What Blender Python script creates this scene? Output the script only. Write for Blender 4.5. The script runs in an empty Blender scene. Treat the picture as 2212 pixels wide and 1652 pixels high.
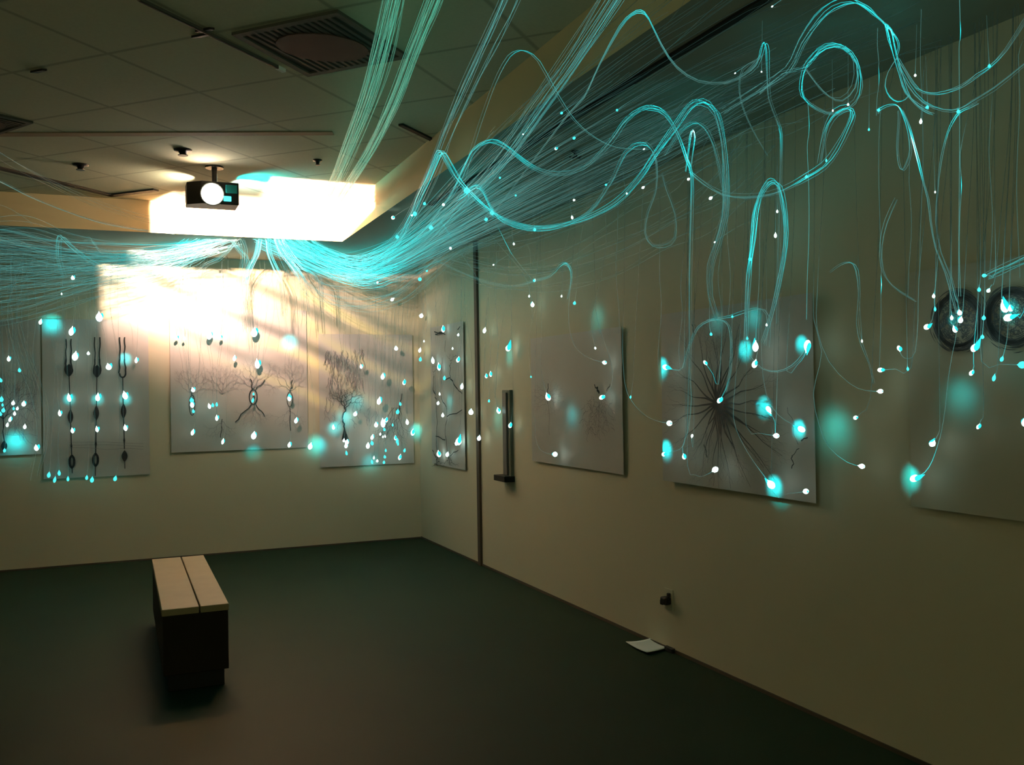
import bpy, math, random
from mathutils import Vector, Matrix
SC = bpy.context.scene
COL = SC.collection
random.seed(11)

# ------------------------------------------------------------------ camera
F, CX, CY = 2000.0, 1106.0, 826.0            # focal length and centre of a 2212 x 1652 frame
EYE = Vector((0, 0, 1.5))
_n = Vector((-.016, 1, -14.6/2000)).normalized()            # world up seen from the camera
_y = Vector((259-CX, -(854.2-CY), -F)).normalized()         # the right wall's direction
_y = (_y - _n*_y.dot(_n)).normalized()
_x = _y.cross(_n)
RW = Matrix((_x, _y, _n))                                   # camera axes -> world axes
cam = bpy.data.cameras.new('camera'); cam_o = bpy.data.objects.new('camera', cam); COL.objects.link(cam_o)
cam.sensor_fit = 'HORIZONTAL'; cam.sensor_width = 36; cam.lens = 36*F/2212
cam.clip_start = .05
cam_o.matrix_world = Matrix.Translation(EYE) @ RW.to_4x4()
SC.camera = cam_o

# ------------------------------------------------------------------ view, world
SC.view_settings.view_transform = 'Standard'; SC.view_settings.look = 'None'
SC.view_settings.gamma = 1; SC.view_settings.exposure = .88
SC.view_settings.use_curve_mapping = False
SC.cycles.max_bounces = 5; SC.cycles.transparent_max_bounces = 14
SC.cycles.use_adaptive_sampling = True; SC.cycles.adaptive_threshold = .02
SC.cycles.sample_clamp_indirect = 4
W = bpy.data.worlds.new('dim_gallery'); SC.world = W; W.use_nodes = True
W.node_tree.nodes['Background'].inputs[0].default_value = (.85, 1.0, .60, 1)
W.node_tree.nodes['Background'].inputs[1].default_value = .045

# ------------------------------------------------------------------ node helper
class NT:
    def __init__(s, nt): s.t = nt; s.n = nt.nodes; s.l = nt.links
    def put(s, sock, v):
        if isinstance(v, bpy.types.NodeSocket): s.l.new(v, sock)
        elif v is not None: sock.default_value = v
    def m(s, op, a, b=None, c=None):
        x = s.n.new('ShaderNodeMath'); x.operation = op
        s.put(x.inputs[0], a)
        if b is not None: s.put(x.inputs[1], b)
        if c is not None: s.put(x.inputs[2], c)
        return x.outputs[0]
    def step(s, v, a, b, lo=0., hi=1.):
        x = s.n.new('ShaderNodeMapRange'); x.interpolation_type = 'SMOOTHSTEP'
        s.put(x.inputs[0], v); s.put(x.inputs[1], a); s.put(x.inputs[2], b); s.put(x.inputs[3], lo); s.put(x.inputs[4], hi)
        return x.outputs[0]
    def mix(s, f, a, b):
        x = s.n.new('ShaderNodeMix'); x.data_type = 'RGBA'
        s.put(x.inputs[0], f); s.put(x.inputs[6], a); s.put(x.inputs[7], b)
        return x.outputs[2]
    def noise(s, vec, scale, detail=2., rough=.5):
        x = s.n.new('ShaderNodeTexNoise'); s.put(x.inputs['Vector'], vec)
        x.inputs['Scale'].default_value = scale; x.inputs['Detail'].default_value = detail; x.inputs['Roughness'].default_value = rough
        return x.outputs['Fac']

# ------------------------------------------------------------------ the lamps of the illuminator box
LAMP = Vector((.607, 6.60, 2.86))
def lamp_projector():
    """arc lamp in the hanging box; its rear opening throws an uneven beam on the soffit and back wall"""
    L = bpy.data.lights.new('illuminator_beam', 'POINT'); L.energy = 420; L.shadow_soft_size = .02
    L.color = (1, 1, 1); L.use_nodes = True
    t = NT(L.node_tree); em = t.n['Emission']
    g = t.n.new('ShaderNodeNewGeometry'); sp = t.n.new('ShaderNodeSeparateXYZ')
    t.l.new(g.outputs['Incoming'], sp.inputs[0])
    ix, iy, iz = sp.outputs
    front = t.step(iy, .02, .12)
    iyp = t.m('MAXIMUM', iy, .02)
    u = t.m('DIVIDE', ix, iyp); v = t.m('DIVIDE', iz, iyp)
    left = t.step(u, -.325, -.285)
    low = t.m('SUBTRACT', v, t.m('MULTIPLY_ADD', u, -.62, -.52))       # beam's lower lip, sloping
    lowm = t.step(low, -.16, .34)
    right = t.step(u, .2, 3.0, 1., .7)
    du = t.m('ADD', u, .09); dv = t.m('ADD', v, .15)
    d2 = t.m('ADD', t.m('MULTIPLY', t.m('MULTIPLY', du, du), 1.0), t.m('MULTIPLY', t.m('MULTIPLY', dv, dv), 3.0))
    hot = t.m('EXPONENT', t.m('MULTIPLY', d2, -8.0))
    wide = t.m('EXPONENT', t.m('MULTIPLY', d2, -1.1))
    up = t.step(v, -.12, .02, 0., 5.0)                                     # strongest right behind the box
    base = t.m('ADD', t.m('MULTIPLY', hot, 2.6), t.m('MULTIPLY', wide, 1.0))
    base = t.m('ADD', base, up)
    # streaks from the louvres
    s = t.m('ADD', t.m('MULTIPLY', v, 46.), t.m('MULTIPLY', u, 22.))
    wob = t.m('SINE', t.m('MULTIPLY_ADD', u, 9., 1.))
    sn = t.m('SINE', t.m('ADD', s, wob))
    sn2 = t.m('SINE', t.m('ADD', t.m('MULTIPLY', v, 81.), t.m('MULTIPLY', u, 37.)))
    st = t.m('ADD', t.m('MULTIPLY', sn, .7), t.m('MULTIPLY', sn2, .3))
    amt = t.m('MULTIPLY', t.step(low, .0, .35), t.step(low, 1.1, .55))
    fac = t.m('MULTIPLY_ADD', t.m('MULTIPLY', st, amt), .62, 1.)
    tot = t.m('MULTIPLY', t.m('MULTIPLY', t.m('MULTIPLY', front, left), t.m('MULTIPLY', lowm, right)), t.m('MULTIPLY', base, fac))
    col = t.mix(t.step(t.m('MULTIPLY', st, amt), -.1, .8), (1., .60, .47, 1), (1., .66, .34, 1))
    col = t.mix(t.step(hot, .25, .9), col, (1., .84, .68, 1))
    t.put(em.inputs['Color'], col); t.put(em.inputs['Strength'], tot)
    o = bpy.data.objects.new('illuminator_beam', L); o.location = LAMP; COL.objects.link(o)
def spot(name, loc, target, power, angle, blend, color, size=.01):
    L = bpy.data.lights.new(name, 'SPOT'); L.energy = power; L.spot_size = math.radians(angle); L.spot_blend = blend
    L.color = color; L.shadow_soft_size = size
    o = bpy.data.objects.new(name, L); o.location = loc
    o.rotation_euler = (Vector(target)-Vector(loc)).to_track_quat('-Z', 'Y').to_euler(); COL.objects.link(o)
    return o
lamp_projector()
spot('vent_light', (.52, 6.80, 2.945), (.05, 6.95, 3.01), 9, 130, .9, (1, .84, .60))
spot('vent_light', (.76, 6.70, 2.92), (1.05, 7.2, 3.02), 30, 75, .9, (.72, 1, .96))
spot('vent_light', (.80, 6.72, 2.93), (.95, 6.74, 3.02), 12, 150, .9, (0, .80, .80))
spot('vent_light', (.52, 6.33, 2.86), (.50, 6.25, 3.02), 2.6, 120, 1., (1, .70, .5))
# unseen lamp added behind the camera, facing up to lift ceiling and walls
_L = bpy.data.lights.new('added_fill', 'AREA'); _L.shape = 'RECTANGLE'; _L.size = 5; _L.size_y = 2; _L.energy = 75; _L.color = (.92, .95, .52)
_o = bpy.data.objects.new('added_fill', _L); _o.location = (-1.2, -3.6, .9)
_o.rotation_euler = Vector((0, .05, 1)).to_track_quat('-Z', 'Y').to_euler(); COL.objects.link(_o)

# ------------------------------------------------------------------ materials
def mat(name, color, rough=.6, metal=0., spec=.4, nscale=None, namt=.1, bump=0.):
    m = bpy.data.materials.new(name); m.use_nodes = True
    t = NT(m.node_tree); b = t.n['Principled BSDF']
    b.inputs['Roughness'].default_value = rough; b.inputs['Metallic'].default_value = metal
    b.inputs['Specular IOR Level'].default_value = spec
    c = (*color, 1)
    if nscale:
        tc = t.n.new('ShaderNodeTexCoord').outputs['Object']
        f = t.noise(tc, nscale, 4)
        lo = tuple(x*(1-namt) for x in color)+(1,); hi = tuple(min(1, x*(1+namt)) for x in color)+(1,)
        t.put(b.inputs['Base Color'], t.mix(f, lo, hi))
        if bump:
            bp = t.n.new('ShaderNodeBump'); bp.inputs['Distance'].default_value = bump
            t.l.new(t.noise(tc, nscale*4, 3), bp.inputs['Height']); t.l.new(bp.outputs[0], b.inputs['Normal'])
    else: b.inputs['Base Color'].default_value = c
    return m
def emis(name, color, strength):
    m = bpy.data.materials.new(name); m.use_nodes = True; n = m.node_tree.nodes; n.clear()
    e = n.new('ShaderNodeEmission'); e.inputs[0].default_value = (*color, 1); e.inputs[1].default_value = strength
    o = n.new('ShaderNodeOutputMaterial'); m.node_tree.links.new(e.outputs[0], o.inputs[0]); return m
M = {}
M['wall'] = mat('painted_wall', (.60, .548, .405), .75, nscale=1.3, namt=.05)
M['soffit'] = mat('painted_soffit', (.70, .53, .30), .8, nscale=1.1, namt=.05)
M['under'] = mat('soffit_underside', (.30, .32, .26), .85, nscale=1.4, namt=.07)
M['floor'] = mat('concrete_floor', (.010, .030, .017), .6, nscale=1.7, namt=.22, spec=.12)
M['black'] = mat('black_metal', (.012, .011, .010), .5, nscale=8, namt=.2)
M['gap'] = mat('dark_seam', (.012, .014, .011), .9, nscale=5, namt=.2)
M['trim'] = mat('dark_brown_trim', (.07, .055, .04), .6, nscale=6, namt=.2)
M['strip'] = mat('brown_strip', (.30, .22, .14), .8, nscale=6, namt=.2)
M['rail'] = mat('rail_metal', (.10, .10, .085), .5, nscale=6, namt=.2)
M['handle'] = mat('grey_handle', (.10, .13, .10), .6, nscale=7, namt=.2)
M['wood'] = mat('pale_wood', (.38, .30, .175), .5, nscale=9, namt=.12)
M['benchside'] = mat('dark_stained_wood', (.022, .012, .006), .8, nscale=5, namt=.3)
M['paper'] = mat('white_paper', (.84, .88, .86), .8, nscale=5, namt=.05)
M['ink'] = mat('black_ink', (.024, .028, .03), .9, nscale=30, namt=.4)
M['softink'] = mat('soft_grey_ink', (.085, .09, .095), .9, nscale=40, namt=.5)
M['faintink'] = mat('grey_ink', (.27, .25, .26), .9, nscale=60, namt=.5)
M['ledglass'] = emis('lamp_port_glow', (1, .93, .82), 14.)
M['cyanglass'] = emis('cyan_port_glow', (.1, .9, .9), 1.0)
M['tipw'] = emis('lit_fibre_end', (.72, 1., .93), 2.6)
M['tipc'] = emis('cyan_fibre_end', (.05, .85, .85), 1.15)
M['tiph'] = emis('cyan_sleeve_glow', (.02, .62, .66), .9)
# ceiling tiles laid diagonally
def ceiling_mat():
    m = bpy.data.materials.new('ceiling_tiles'); m.use_nodes = True; t = NT(m.node_tree); b = t.n['Principled BSDF']
    tc = t.n.new('ShaderNodeTexCoord').outputs['Object']; sp = t.n.new('ShaderNodeSeparateXYZ'); t.l.new(tc, sp.inputs[0])
    x, y = sp.outputs[0], sp.outputs[1]; q = .70711; T = .587
    a = t.m('MULTIPLY', t.m('ADD', x, y), q); c = t.m('MULTIPLY', t.m('SUBTRACT', x, y), q)
    fs = []
    for v, o in ((a, 3.15), (c, -2.0)):
        w = t.m('DIVIDE', t.m('SUBTRACT', v, o-.01), T)
        fr = t.m('SUBTRACT', w, t.m('FLOOR', w))
        e = t.m('ABSOLUTE', t.m('SUBTRACT', fr, .5))
        fs.append(t.step(e, .470, .495))
    ln = t.m('MAXIMUM', fs[0], fs[1])
    tint = t.noise(tc, 1.1, 3)
    n = t.noise(tc, 70, 2)
    base = t.mix(n, (.50, .47, .34, 1), (.62, .59, .43, 1)); base = t.mix(t.m('MULTIPLY', tint, .5), base, (.42, .50, .38, 1))
    t.put(b.inputs['Base Color'], t.mix(t.m('MULTIPLY', ln, .5), base, (.16, .15, .10, 1)))
    b.inputs['Roughness'].default_value = .9
    return m
M['ceiling'] = ceiling_mat()
def vellum(name, lo, hi):
    m = bpy.data.materials.new(name); m.use_nodes = True; t = NT(m.node_tree); b = t.n['Principled BSDF']
    tc = t.n.new('ShaderNodeTexCoord').outputs['Object']; f = t.noise(tc, 3, 4)
    t.put(b.inputs['Base Color'], t.mix(f, lo, hi))
    b.inputs['Roughness'].default_value = .55
    tr = t.n.new('ShaderNodeBsdfTranslucent'); tr.inputs[0].default_value = (.6, .58, .6, 1)
    mx = t.n.new('ShaderNodeMixShader'); mx.inputs[0].default_value = .18
    t.l.new(b.outputs[0], mx.inputs[1]); t.l.new(tr.outputs[0], mx.inputs[2])
    t.l.new(mx.outputs[0], t.n['Material Output'].inputs[0]); return m
M['vellum'] = vellum('vellum_sheet', (.54, .515, .475, 1), (.61, .58, .535, 1))
M['vellumt'] = vellum('tan_vellum_sheet', (.585, .54, .42, 1), (.66, .60, .48, 1))
def fibre_mat(name='glowing_fibre', lo=(.17, .46, .42, 1), hi=(.012, .52, .53, 1)):
    """clear plastic fibre leaking coloured light; the glow attribute says how much leaks where it bends"""
    m = bpy.data.materials.new(name); m.use_nodes = True; t = NT(m.node_tree); t.n.clear()
    at = t.n.new('ShaderNodeAttribute'); at.attribute_name = 'glow'; g = at.outputs['Fac']
    col = t.mix(t.step(g, .15, .9), lo, hi)
    col = t.mix(t.step(g, 2.4, 4.2), col, (.50, .95, .95, 1))
    em = t.n.new('ShaderNodeEmission'); t.put(em.inputs[0], col); t.put(em.inputs[1], t.m('MULTIPLY', g, .8))
    df = t.n.new('ShaderNodeBsdfPrincipled'); df.inputs['Base Color'].default_value = (.16, .20, .19, 1); df.inputs['Roughness'].default_value = .25
    ad = t.n.new('ShaderNodeAddShader'); t.l.new(em.outputs[0], ad.inputs[0]); t.l.new(df.outputs[0], ad.inputs[1])
    tr = t.n.new('ShaderNodeBsdfTransparent'); mx = t.n.new('ShaderNodeMixShader'); mx.inputs[0].default_value = .5
    t.l.new(tr.outputs[0], mx.inputs[1]); t.l.new(ad.outputs[0], mx.inputs[2])
    o = t.n.new('ShaderNodeOutputMaterial'); t.l.new(mx.outputs[0], o.inputs[0]); return m
M['fibre'] = fibre_mat()
M['fibreg'] = fibre_mat('green_fibre', (.13, .42, .27, 1), (.05, .60, .40, 1))

# ------------------------------------------------------------------ room measures and pixel -> place helpers
HS, HC = 2.77, 3.02                 # soffit underside, tile ceiling
XR, YR = 1.745, 7.75                # riser faces
YB = 9.06
WP = Vector((2.81, 9.06, 0)); WD = Vector((-.075, 6.36, 0)).normalized(); WN = Vector((WD.y, -WD.x, 0))   # right wall (normal points out of the room)
def ray(px, py): return RW @ Vector(((px-CX)/F, -(py-CY)/F, -1))
def on_plane(px, py, p, n):
    r = ray(px, py); t = (p-EYE).dot(n)/r.dot(n); return EYE + r*t
def on_back(px, py, off=0.): return on_plane(px, py, Vector((0, YB-off, 0)), Vector((0, 1, 0)))
def on_right(px, py, off=0.): return on_plane(px, py, WP-WN*off, WN)
def on_z(px, py, z): return on_plane(px, py, Vector((0, 0, z)), Vector((0, 0, 1)))
def hit(px, py):
    """depth at which the line of sight through a point leaves the room"""
    r = ray(px, py); c = []
    if r.y > 0: c.append((YB)/r.y)
    d = r.dot(WN)
    if d > 0: c.append((WP-EYE).dot(WN)/d)
    if r.z < 0: c.append(-1.5/r.z)
    t = min(c)
    if r.z > 0:
        th = (HC-1.5)/r.z; p = r*th
        if p.x < XR and p.y < YR: t = min(t, th)
        else:
            ts = (HS-1.5)/r.z; q = r*ts
            if q.x > XR or q.y > YR: t = min(t, ts)
            else:
                k = []
                if r.x > 0: k.append(XR/r.x)
                if r.y > 0: k.append(YR/r.y)
                t = min([t]+[z for z in k])
    return t
def inside(px, py, k): return EYE + ray(px, py)*hit(px, py)*k

# ------------------------------------------------------------------ object helpers
def tag(o, label=None, cat=None, group=None, kind=None):
    if label: o['label'] = label
    if cat: o['category'] = cat
    if group: o['group'] = group
    if kind: o['kind'] = kind
    return o
def mesh_obj(name, verts, faces, m, parent=None, smooth=False, mats=None, fm=None):
    me = bpy.data.meshes.new(name); me.from_pydata([tuple(v) for v in verts], [], faces)
    for x in (mats or [m]): me.materials.append(x)
    if fm: me.polygons.foreach_set('material_index', fm)
    if smooth: me.polygons.foreach_set('use_smooth', [True]*len(me.polygons))
    me.update()
    o = bpy.data.objects.new(name, me); COL.objects.link(o)
    if parent: o.parent = parent
    return o
def empty(name, loc):
    o = bpy.data.objects.new(name, None); o.location = loc; o.empty_display_size = .05; COL.objects.link(o); return o
def child(o, parent):
    """parent a mesh whose vertices are in world units"""
    o.parent = parent; o.matrix_parent_inverse = Matrix.Translation(-parent.location); return o
def boxv(x0, y0, z0, x1, y1, z1):
    v = [(x, y, z) for x in (x0, x1) for y in (y0, y1) for z in (z0, z1)]
    f = [(0, 1, 3, 2), (4, 6, 7, 5), (0, 4, 5, 1), (2, 3, 7, 6), (0, 2, 6, 4), (1, 5, 7, 3)]
    return v, f
def box(name, a, b, m, parent=None, bevel=0.):
    v, f = boxv(*a, *b); o = mesh_obj(name, v, f, m)
    if bevel:
        md = o.modifiers.new('bevel', 'BEVEL'); md.width = bevel; md.segments = 2
    if parent: child(o, parent)
    return o
def prism(name, pts, dvec, m, parent=None):
    """planar polygon pushed along a vector"""
    n = len(pts); v = [Vector(p) for p in pts]+[Vector(p)+Vector(dvec) for p in pts]
    f = [tuple(range(n))[::-1], tuple(range(n, 2*n))]+[(i, (i+1) % n, n+(i+1) % n, n+i) for i in range(n)]
    o = mesh_obj(name, v, f, m)
    if parent: child(o, parent)
    return o
def join(parts):
    V = []; Fc = []
    for v, f in parts:
        b = len(V); V += list(v); Fc += [tuple(i+b for i in q) for q in f]
    return V, Fc
def lathe(prof, origin, axis, seg=16):
    axis = Vector(axis).normalized(); a = axis.orthogonal().normalized(); b = axis.cross(a)
    V = []; Fc = []
    for r, h in prof:
        for i in range(seg):
            t = 2*math.pi*i/seg; V.append(Vector(origin)+axis*h+(a*math.cos(t)+b*math.sin(t))*r)
    for j in range(len(prof)-1):
        for i in range(seg):
            Fc.append((j*seg+i, j*seg+(i+1) % seg, (j+1)*seg+(i+1) % seg, (j+1)*seg+i))
    Fc.append(tuple(range(seg))[::-1]); Fc.append(tuple(range((len(prof)-1)*seg, len(prof)*seg)))
    return V, Fc

# ------------------------------------------------------------------ the setting
def struct(o): o['kind'] = 'structure'; return o
WALLNEAR = WP - WD*13.5
struct(box('floor', (-5, -4.5, -.1), (3.4, YB+.1, 0), M['floor']))
struct(box('wall_back', (-5, YB, 0), (3.4, YB+.12, HS+.02), M['wall']))
struct(prism('wall_right', [WP, WALLNEAR, WALLNEAR+WN*.12, WP+WN*.12], (0, 0, HS+.02), M['wall']))
struct(box('wall_left', (-5.12, -4.5, 0), (-5, YB+.1, HC+.1), M['wall']))
struct(box('ceiling', (-5, -4.5, HC), (XR+.02, YR+.02, HC+.1), M['ceiling']))
# dropped soffit along the right and back walls: two-tone, risers and underside
def soffit():
    z0, z1 = HS, HC+.1; ov = 3.4
    P = [(XR, -4.5), (XR, YR), (-5, YR), (-5, YB+.12), (ov, YB+.12), (ov, -4.5)]
    V = [(x, y, z0) for x, y in P]+[(x, y, z1) for x, y in P]
    n = 6
    Fc = [tuple(range(n)), tuple(range(n, 2*n))[::-1]]+[(i, i+n, (i+1) % n+n, (i+1) % n) for i in range(n)]
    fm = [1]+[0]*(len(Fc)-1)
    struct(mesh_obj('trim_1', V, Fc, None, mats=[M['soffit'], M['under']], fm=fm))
soffit()
struct(box('trim_2', (1.945, -4.5, HS-.012), (1.985, 6.0, HS), M['gap']))                  # dark seam along the soffit underside
p, q = on_right(1029, 519), on_right(1040, 1215)
s0 = WP - WD*(WP.y-(p.y+q.y)/2)/WD.y
struct(prism('trim_3', [s0-WD*.03-WN*.02, s0+WD*.03-WN*.02, s0+WD*.03+WN*.01, s0-WD*.03+WN*.01], (0, 0, HS-.005), M['trim']))
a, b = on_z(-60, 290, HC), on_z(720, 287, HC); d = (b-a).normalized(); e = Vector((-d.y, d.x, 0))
struct(prism('painted_beam_line', [a-e*.035, b-e*.035, b+e*.035, a+e*.035], (0, 0, -.005), M['strip']))  # added flat strip; its brown paints in a beam's line across the ceiling
struct(prism('baseboard_right', [WP-WN*.006, WALLNEAR-WN*.006, WALLNEAR, WP], (0, 0, .018), M['trim']))
struct(box('baseboard_back', (-5, YB-.008, 0), (2.8, YB, .015), M['trim']))

# ------------------------------------------------------------------ ceiling fittings
# black L shaped gap strips
def strip(name, pxs, w, z, m, dz=-.012):
    pts = [on_z(x, y, z) for x, y in pxs]; parts = []
    for a, b in zip(pts[:-1], pts[1:]):
        d = (b-a).normalized(); e = Vector((-d.y, d.x, 0))*w/2
        q = [a-e-d*w*.4, b-e+d*w*.4, b+e+d*w*.4, a+e-d*w*.4]; n = 4
        parts.append(([*q, *[v+Vector((0, 0, dz)) for v in q]], [(0, 1, 2, 3), (7, 6, 5, 4)]+[(i, (i+1) % n, n+(i+1) % n, n+i)[::-1] for i in range(n)]))
    V, Fc = join(parts); return mesh_obj(name, V, Fc, m)
tag(strip('ceiling_channel', [(-60, 347), (240, 420), (332, 409)], .055, HC, M['gap']), 'black bent channel on the ceiling left of the hanging lamp box', 'ceiling channel', 'black ceiling channels')
tag(strip('ceiling_channel', [(868, 268), (934, 300), (962, 283)], .030, HC, M['gap']), 'short black bent channel on the ceiling beside the tan soffit face', 'ceiling channel', 'black ceiling channels')
# light rail with pale end cap
a, b = on_z(300, -5, HC), on_z(605, 145, HC); d = (b-a).normalized(); e = Vector((-d.y, d.x, 0))
t = empty('track_rail', a); tag(t, 'long thin track rail across the upper left ceiling tiles', 'track rail')
prism('rail', [a-e*.008, b-e*.008, b+e*.008, a+e*.008], (0, 0, -.012), M['rail'], t)
prism('dark_slot', [a-e*.009-Vector((0, 0, .0125)), b-e*.009-Vector((0, 0, .0125)), b+e*.001-Vector((0, 0, .0125)), a+e*.001-Vector((0, 0, .0125))], (0, 0, -.002), M['gap'], t)
prism('end_cap', [b-e*.010-d*.02, b+d*.03-e*.010, b+d*.03+e*.010, b+e*.010-d*.02], (0, 0, -.016), M['paper'], t)
# dark ceiling panel speaker / return grille
def grille(corners, label):
    pts = [on_z(x, y, HC) for x, y in corners]; c = sum(pts, Vector())/4
    t = empty('ceiling_vent', c); tag(t, label, 'ceiling vent', 'dark diamond vents in the ceiling')
    out = [Vector(p) for p in pts]; inn = [c+(p-c)*.88 for p in pts]
    V = []; z = Vector((0, 0, 1))
    for ring, dz in ((out, 0), (out, -.012), (inn, -.012), (inn, -.002)): V += [p+z*dz for p in ring]
    Fc = [(r*4+i, r*4+(i+1) % 4, (r+1)*4+(i+1) % 4, (r+1)*4+i) for r in range(3) for i in range(4)]
    child(mesh_obj('frame', V, Fc, M['vframe']), t)
    child(mesh_obj('grille_plate', [p-z*.004 for p in inn], [(0, 1, 2, 3)], M['vplate']), t)
    a1 = (inn[1]-inn[0]); b1 = (inn[3]-inn[0]); parts = []
    for i in range(1, 14):
        o = inn[0]+b1*(i/14.); w = b1*(.018)
        q = [o-w, o+a1-w, o+a1+w, o+w]; qq = [v-z*.006 for v in q]+[v-z*.012 for v in q]
        parts.append((qq, [(0, 1, 2, 3), (4, 5, 6, 7)]+[(k, (k+1) % 4, 4+(k+1) % 4, 4+k) for k in range(4)]))
    V, Fc = join(parts); child(mesh_obj('slat_screen', V, Fc, M['vslat']), t)
    dk = [c+(p-c)*.42 for p in pts]; n = 20
    u0 = (pts[0]-pts[2])*.20; v0 = (pts[1]-pts[3])*.26
    V = [c+u0*math.cos(2*math.pi*i/n)+v0*math.sin(2*math.pi*i/n)-z*.0125 for i in range(n)]
    V += [p-z*.004 for p in V]
    child(mesh_obj('centre_disc', V, [tuple(range(n)), tuple(range(n, 2*n))]+[(i, (i+1) % n, n+(i+1) % n, n+i) for i in range(n)], M['vdisc']), t)
M['vframe'] = mat('vent_frame', (.085, .088, .07), .8, nscale=9, namt=.2)
M['vplate'] = mat('vent_plate', (.058, .054, .044), .9, nscale=9, namt=.2)
M['vslat'] = mat('vent_slat', (.062, .060, .048), .8, nscale=9, namt=.2)
M['vdisc'] = mat('vent_disc', (.045, .026, .018), .8, nscale=9, namt=.3)
grille([(730, 20), (885, 120), (665, 161), (500, 70)], 'dark square vent set diagonally in the ceiling beside the rail end')
grille([(-60, 232), (72, 262), (-40, 300), (-180, 262)], 'dark vent at the left ceiling edge, cut off by the frame')
def sprinkler(px, py, z, r, label, star=False, tilt=0):
    c = on_z(px, py, z); t = empty('sprinkler_head', c); tag(t, label, 'sprinkler', 'small sprinkler heads')
    V, Fc = lathe([(r, 0), (r*.98, -.008), (r*.5, -.012), (r*.35, -.03)], c, (0, 0, 1)); child(mesh_obj('escutcheon', V, Fc, M['black'], smooth=True), t)
    if star:
        parts = []
        for i in range(5):
            an = 2*math.pi*i/5+.3; d = Vector((math.cos(an), math.sin(an), 0)); e = Vector((-d.y, d.x, 0))
            o = c-Vector((0, 0, .03)); q = [o-e*.008, o+d*r*1.5-e*.003, o+d*r*1.5+e*.003, o+e*.008]
            parts.append((q+[v-Vector((0, 0, .006)) for v in q], [(0, 1, 2, 3), (4, 5, 6, 7)]+[(k, (k+1) % 4, 4+(k+1) % 4, 4+k) for k in range(4)]))
        V, Fc = join(parts); child(mesh_obj('deflector', V, Fc, M['black']), t)
    else:
        V, Fc = lathe([(r*.3, -.03), (r*.55, -.034), (r*.55, -.038)], c, (0, 0, 1)); child(mesh_obj('deflector', V, Fc, M['rail']), t)
sprinkler(395, 323, HC, .055, 'dark round sprinkler head on the ceiling above the lamp box')
sprinkler(174, 355, HC, .05, 'dark round sprinkler head on the ceiling above the long black channel')
sprinkler(686, 345, HC, .03, 'small sprinkler head between the lamp box and two fibre ropes')
sprinkler(1243, 326, HS, .022, 'small dark star shaped sprinkler under the right soffit', True)
def clip(px, py, label, n=1):
    c = on_z(px, py, HC); t = empty('ceiling_clip', c); tag(t, label, 'ceiling clip', 'dark clips on the tile joints')
    for i in range(n):
        o = c+Vector((.01*i-.02, -.07*i, 0)); d = Vector((1, -1, 0)).normalized(); e = Vector((-d.y, d.x, 0))
        prism('tab', [o-d*.045-e*.008, o+d*.03-e*.008, o+d*.045+e*.006, o-d*.02+e*.010], (0, 0, -.010), M['black'], t)
clip(94, 152, 'single dark clip on the ceiling tile joint at far left')
clip(445, 76, 'double dark clip on the tile joint beside the rail', 2)

# ------------------------------------------------------------------ the illuminator box
def illuminator():
    x0, x1, y0, y1, z0, z1 = .42, .745, 6.36, 6.56, 2.752, 2.90
    t = empty('light_projector', (.6, 6.46, HC)); tag(t, 'small black projector box glowing white under the ceiling', 'projector')
    # housing: six sided box with cut corner
    pts = [(x0, y0+.07, z0), (x0+.09, y0, z0), (x1, y0, z0), (x1, y1, z0), (x0, y1, z0)]
    o = prism('housing', pts, (0, 0, z1-z0), M['black'], t)
    md = o.modifiers.new('bevel', 'BEVEL'); md.width = .006; md.segments = 2
    V, Fc = lathe([(.068, 0), (.066, -.012), (.055, -.018), (.01, -.024)], (.575, y0, 2.815), (0, 1, 0), 24)
    child(mesh_obj('lamp_port', V, Fc, M['ledglass'], smooth=True), t)
    V, Fc = lathe([(.078, .004), (.078, -.006), (.069, -.006), (.069, .004)], (.575, y0, 2.815), (0, 1, 0), 24)
    child(mesh_obj('port_ring', V, Fc, M['rail'], smooth=True), t)
    box('colour_filter', (x1-.085, y0-.006, z0+.075), (x1-.012, y0, z0+.13), M['cyanm'], t, .004)
    box('colour_filter', (x1-.10, y0-.008, z0+.02), (x1-.05, y0, z0+.055), M['cyanglass'], t, .006)
    box('switch', (x0+.12, y0-.005, z0+.035), (x0+.135, y0, z0+.06), M['tipw'], t)
    V, Fc = lathe([(.018, 0), (.018, HC-z1)], (.6, 6.46, z1), (0, 0, 1), 12); child(mesh_obj('ceiling_stem', V, Fc, M['black']), t)
    V, Fc = lathe([(.06, 0), (.06, -.012)], (.6, 6.46, HC), (0, 0, 1), 18); child(mesh_obj('ceiling_plate', V, Fc, M['black']), t)
    # thin rear hood: the beam leaves through its open back
    box('rear_hood', (x0+.02, y1, z1-.006), (x1-.02, y1+.25, z1), M['black'], t)
M['cyanm'] = mat('teal_filter', (.02, .30, .30), .3, nscale=9, namt=.2)
illuminator()
LAMPCLEAR = None

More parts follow.
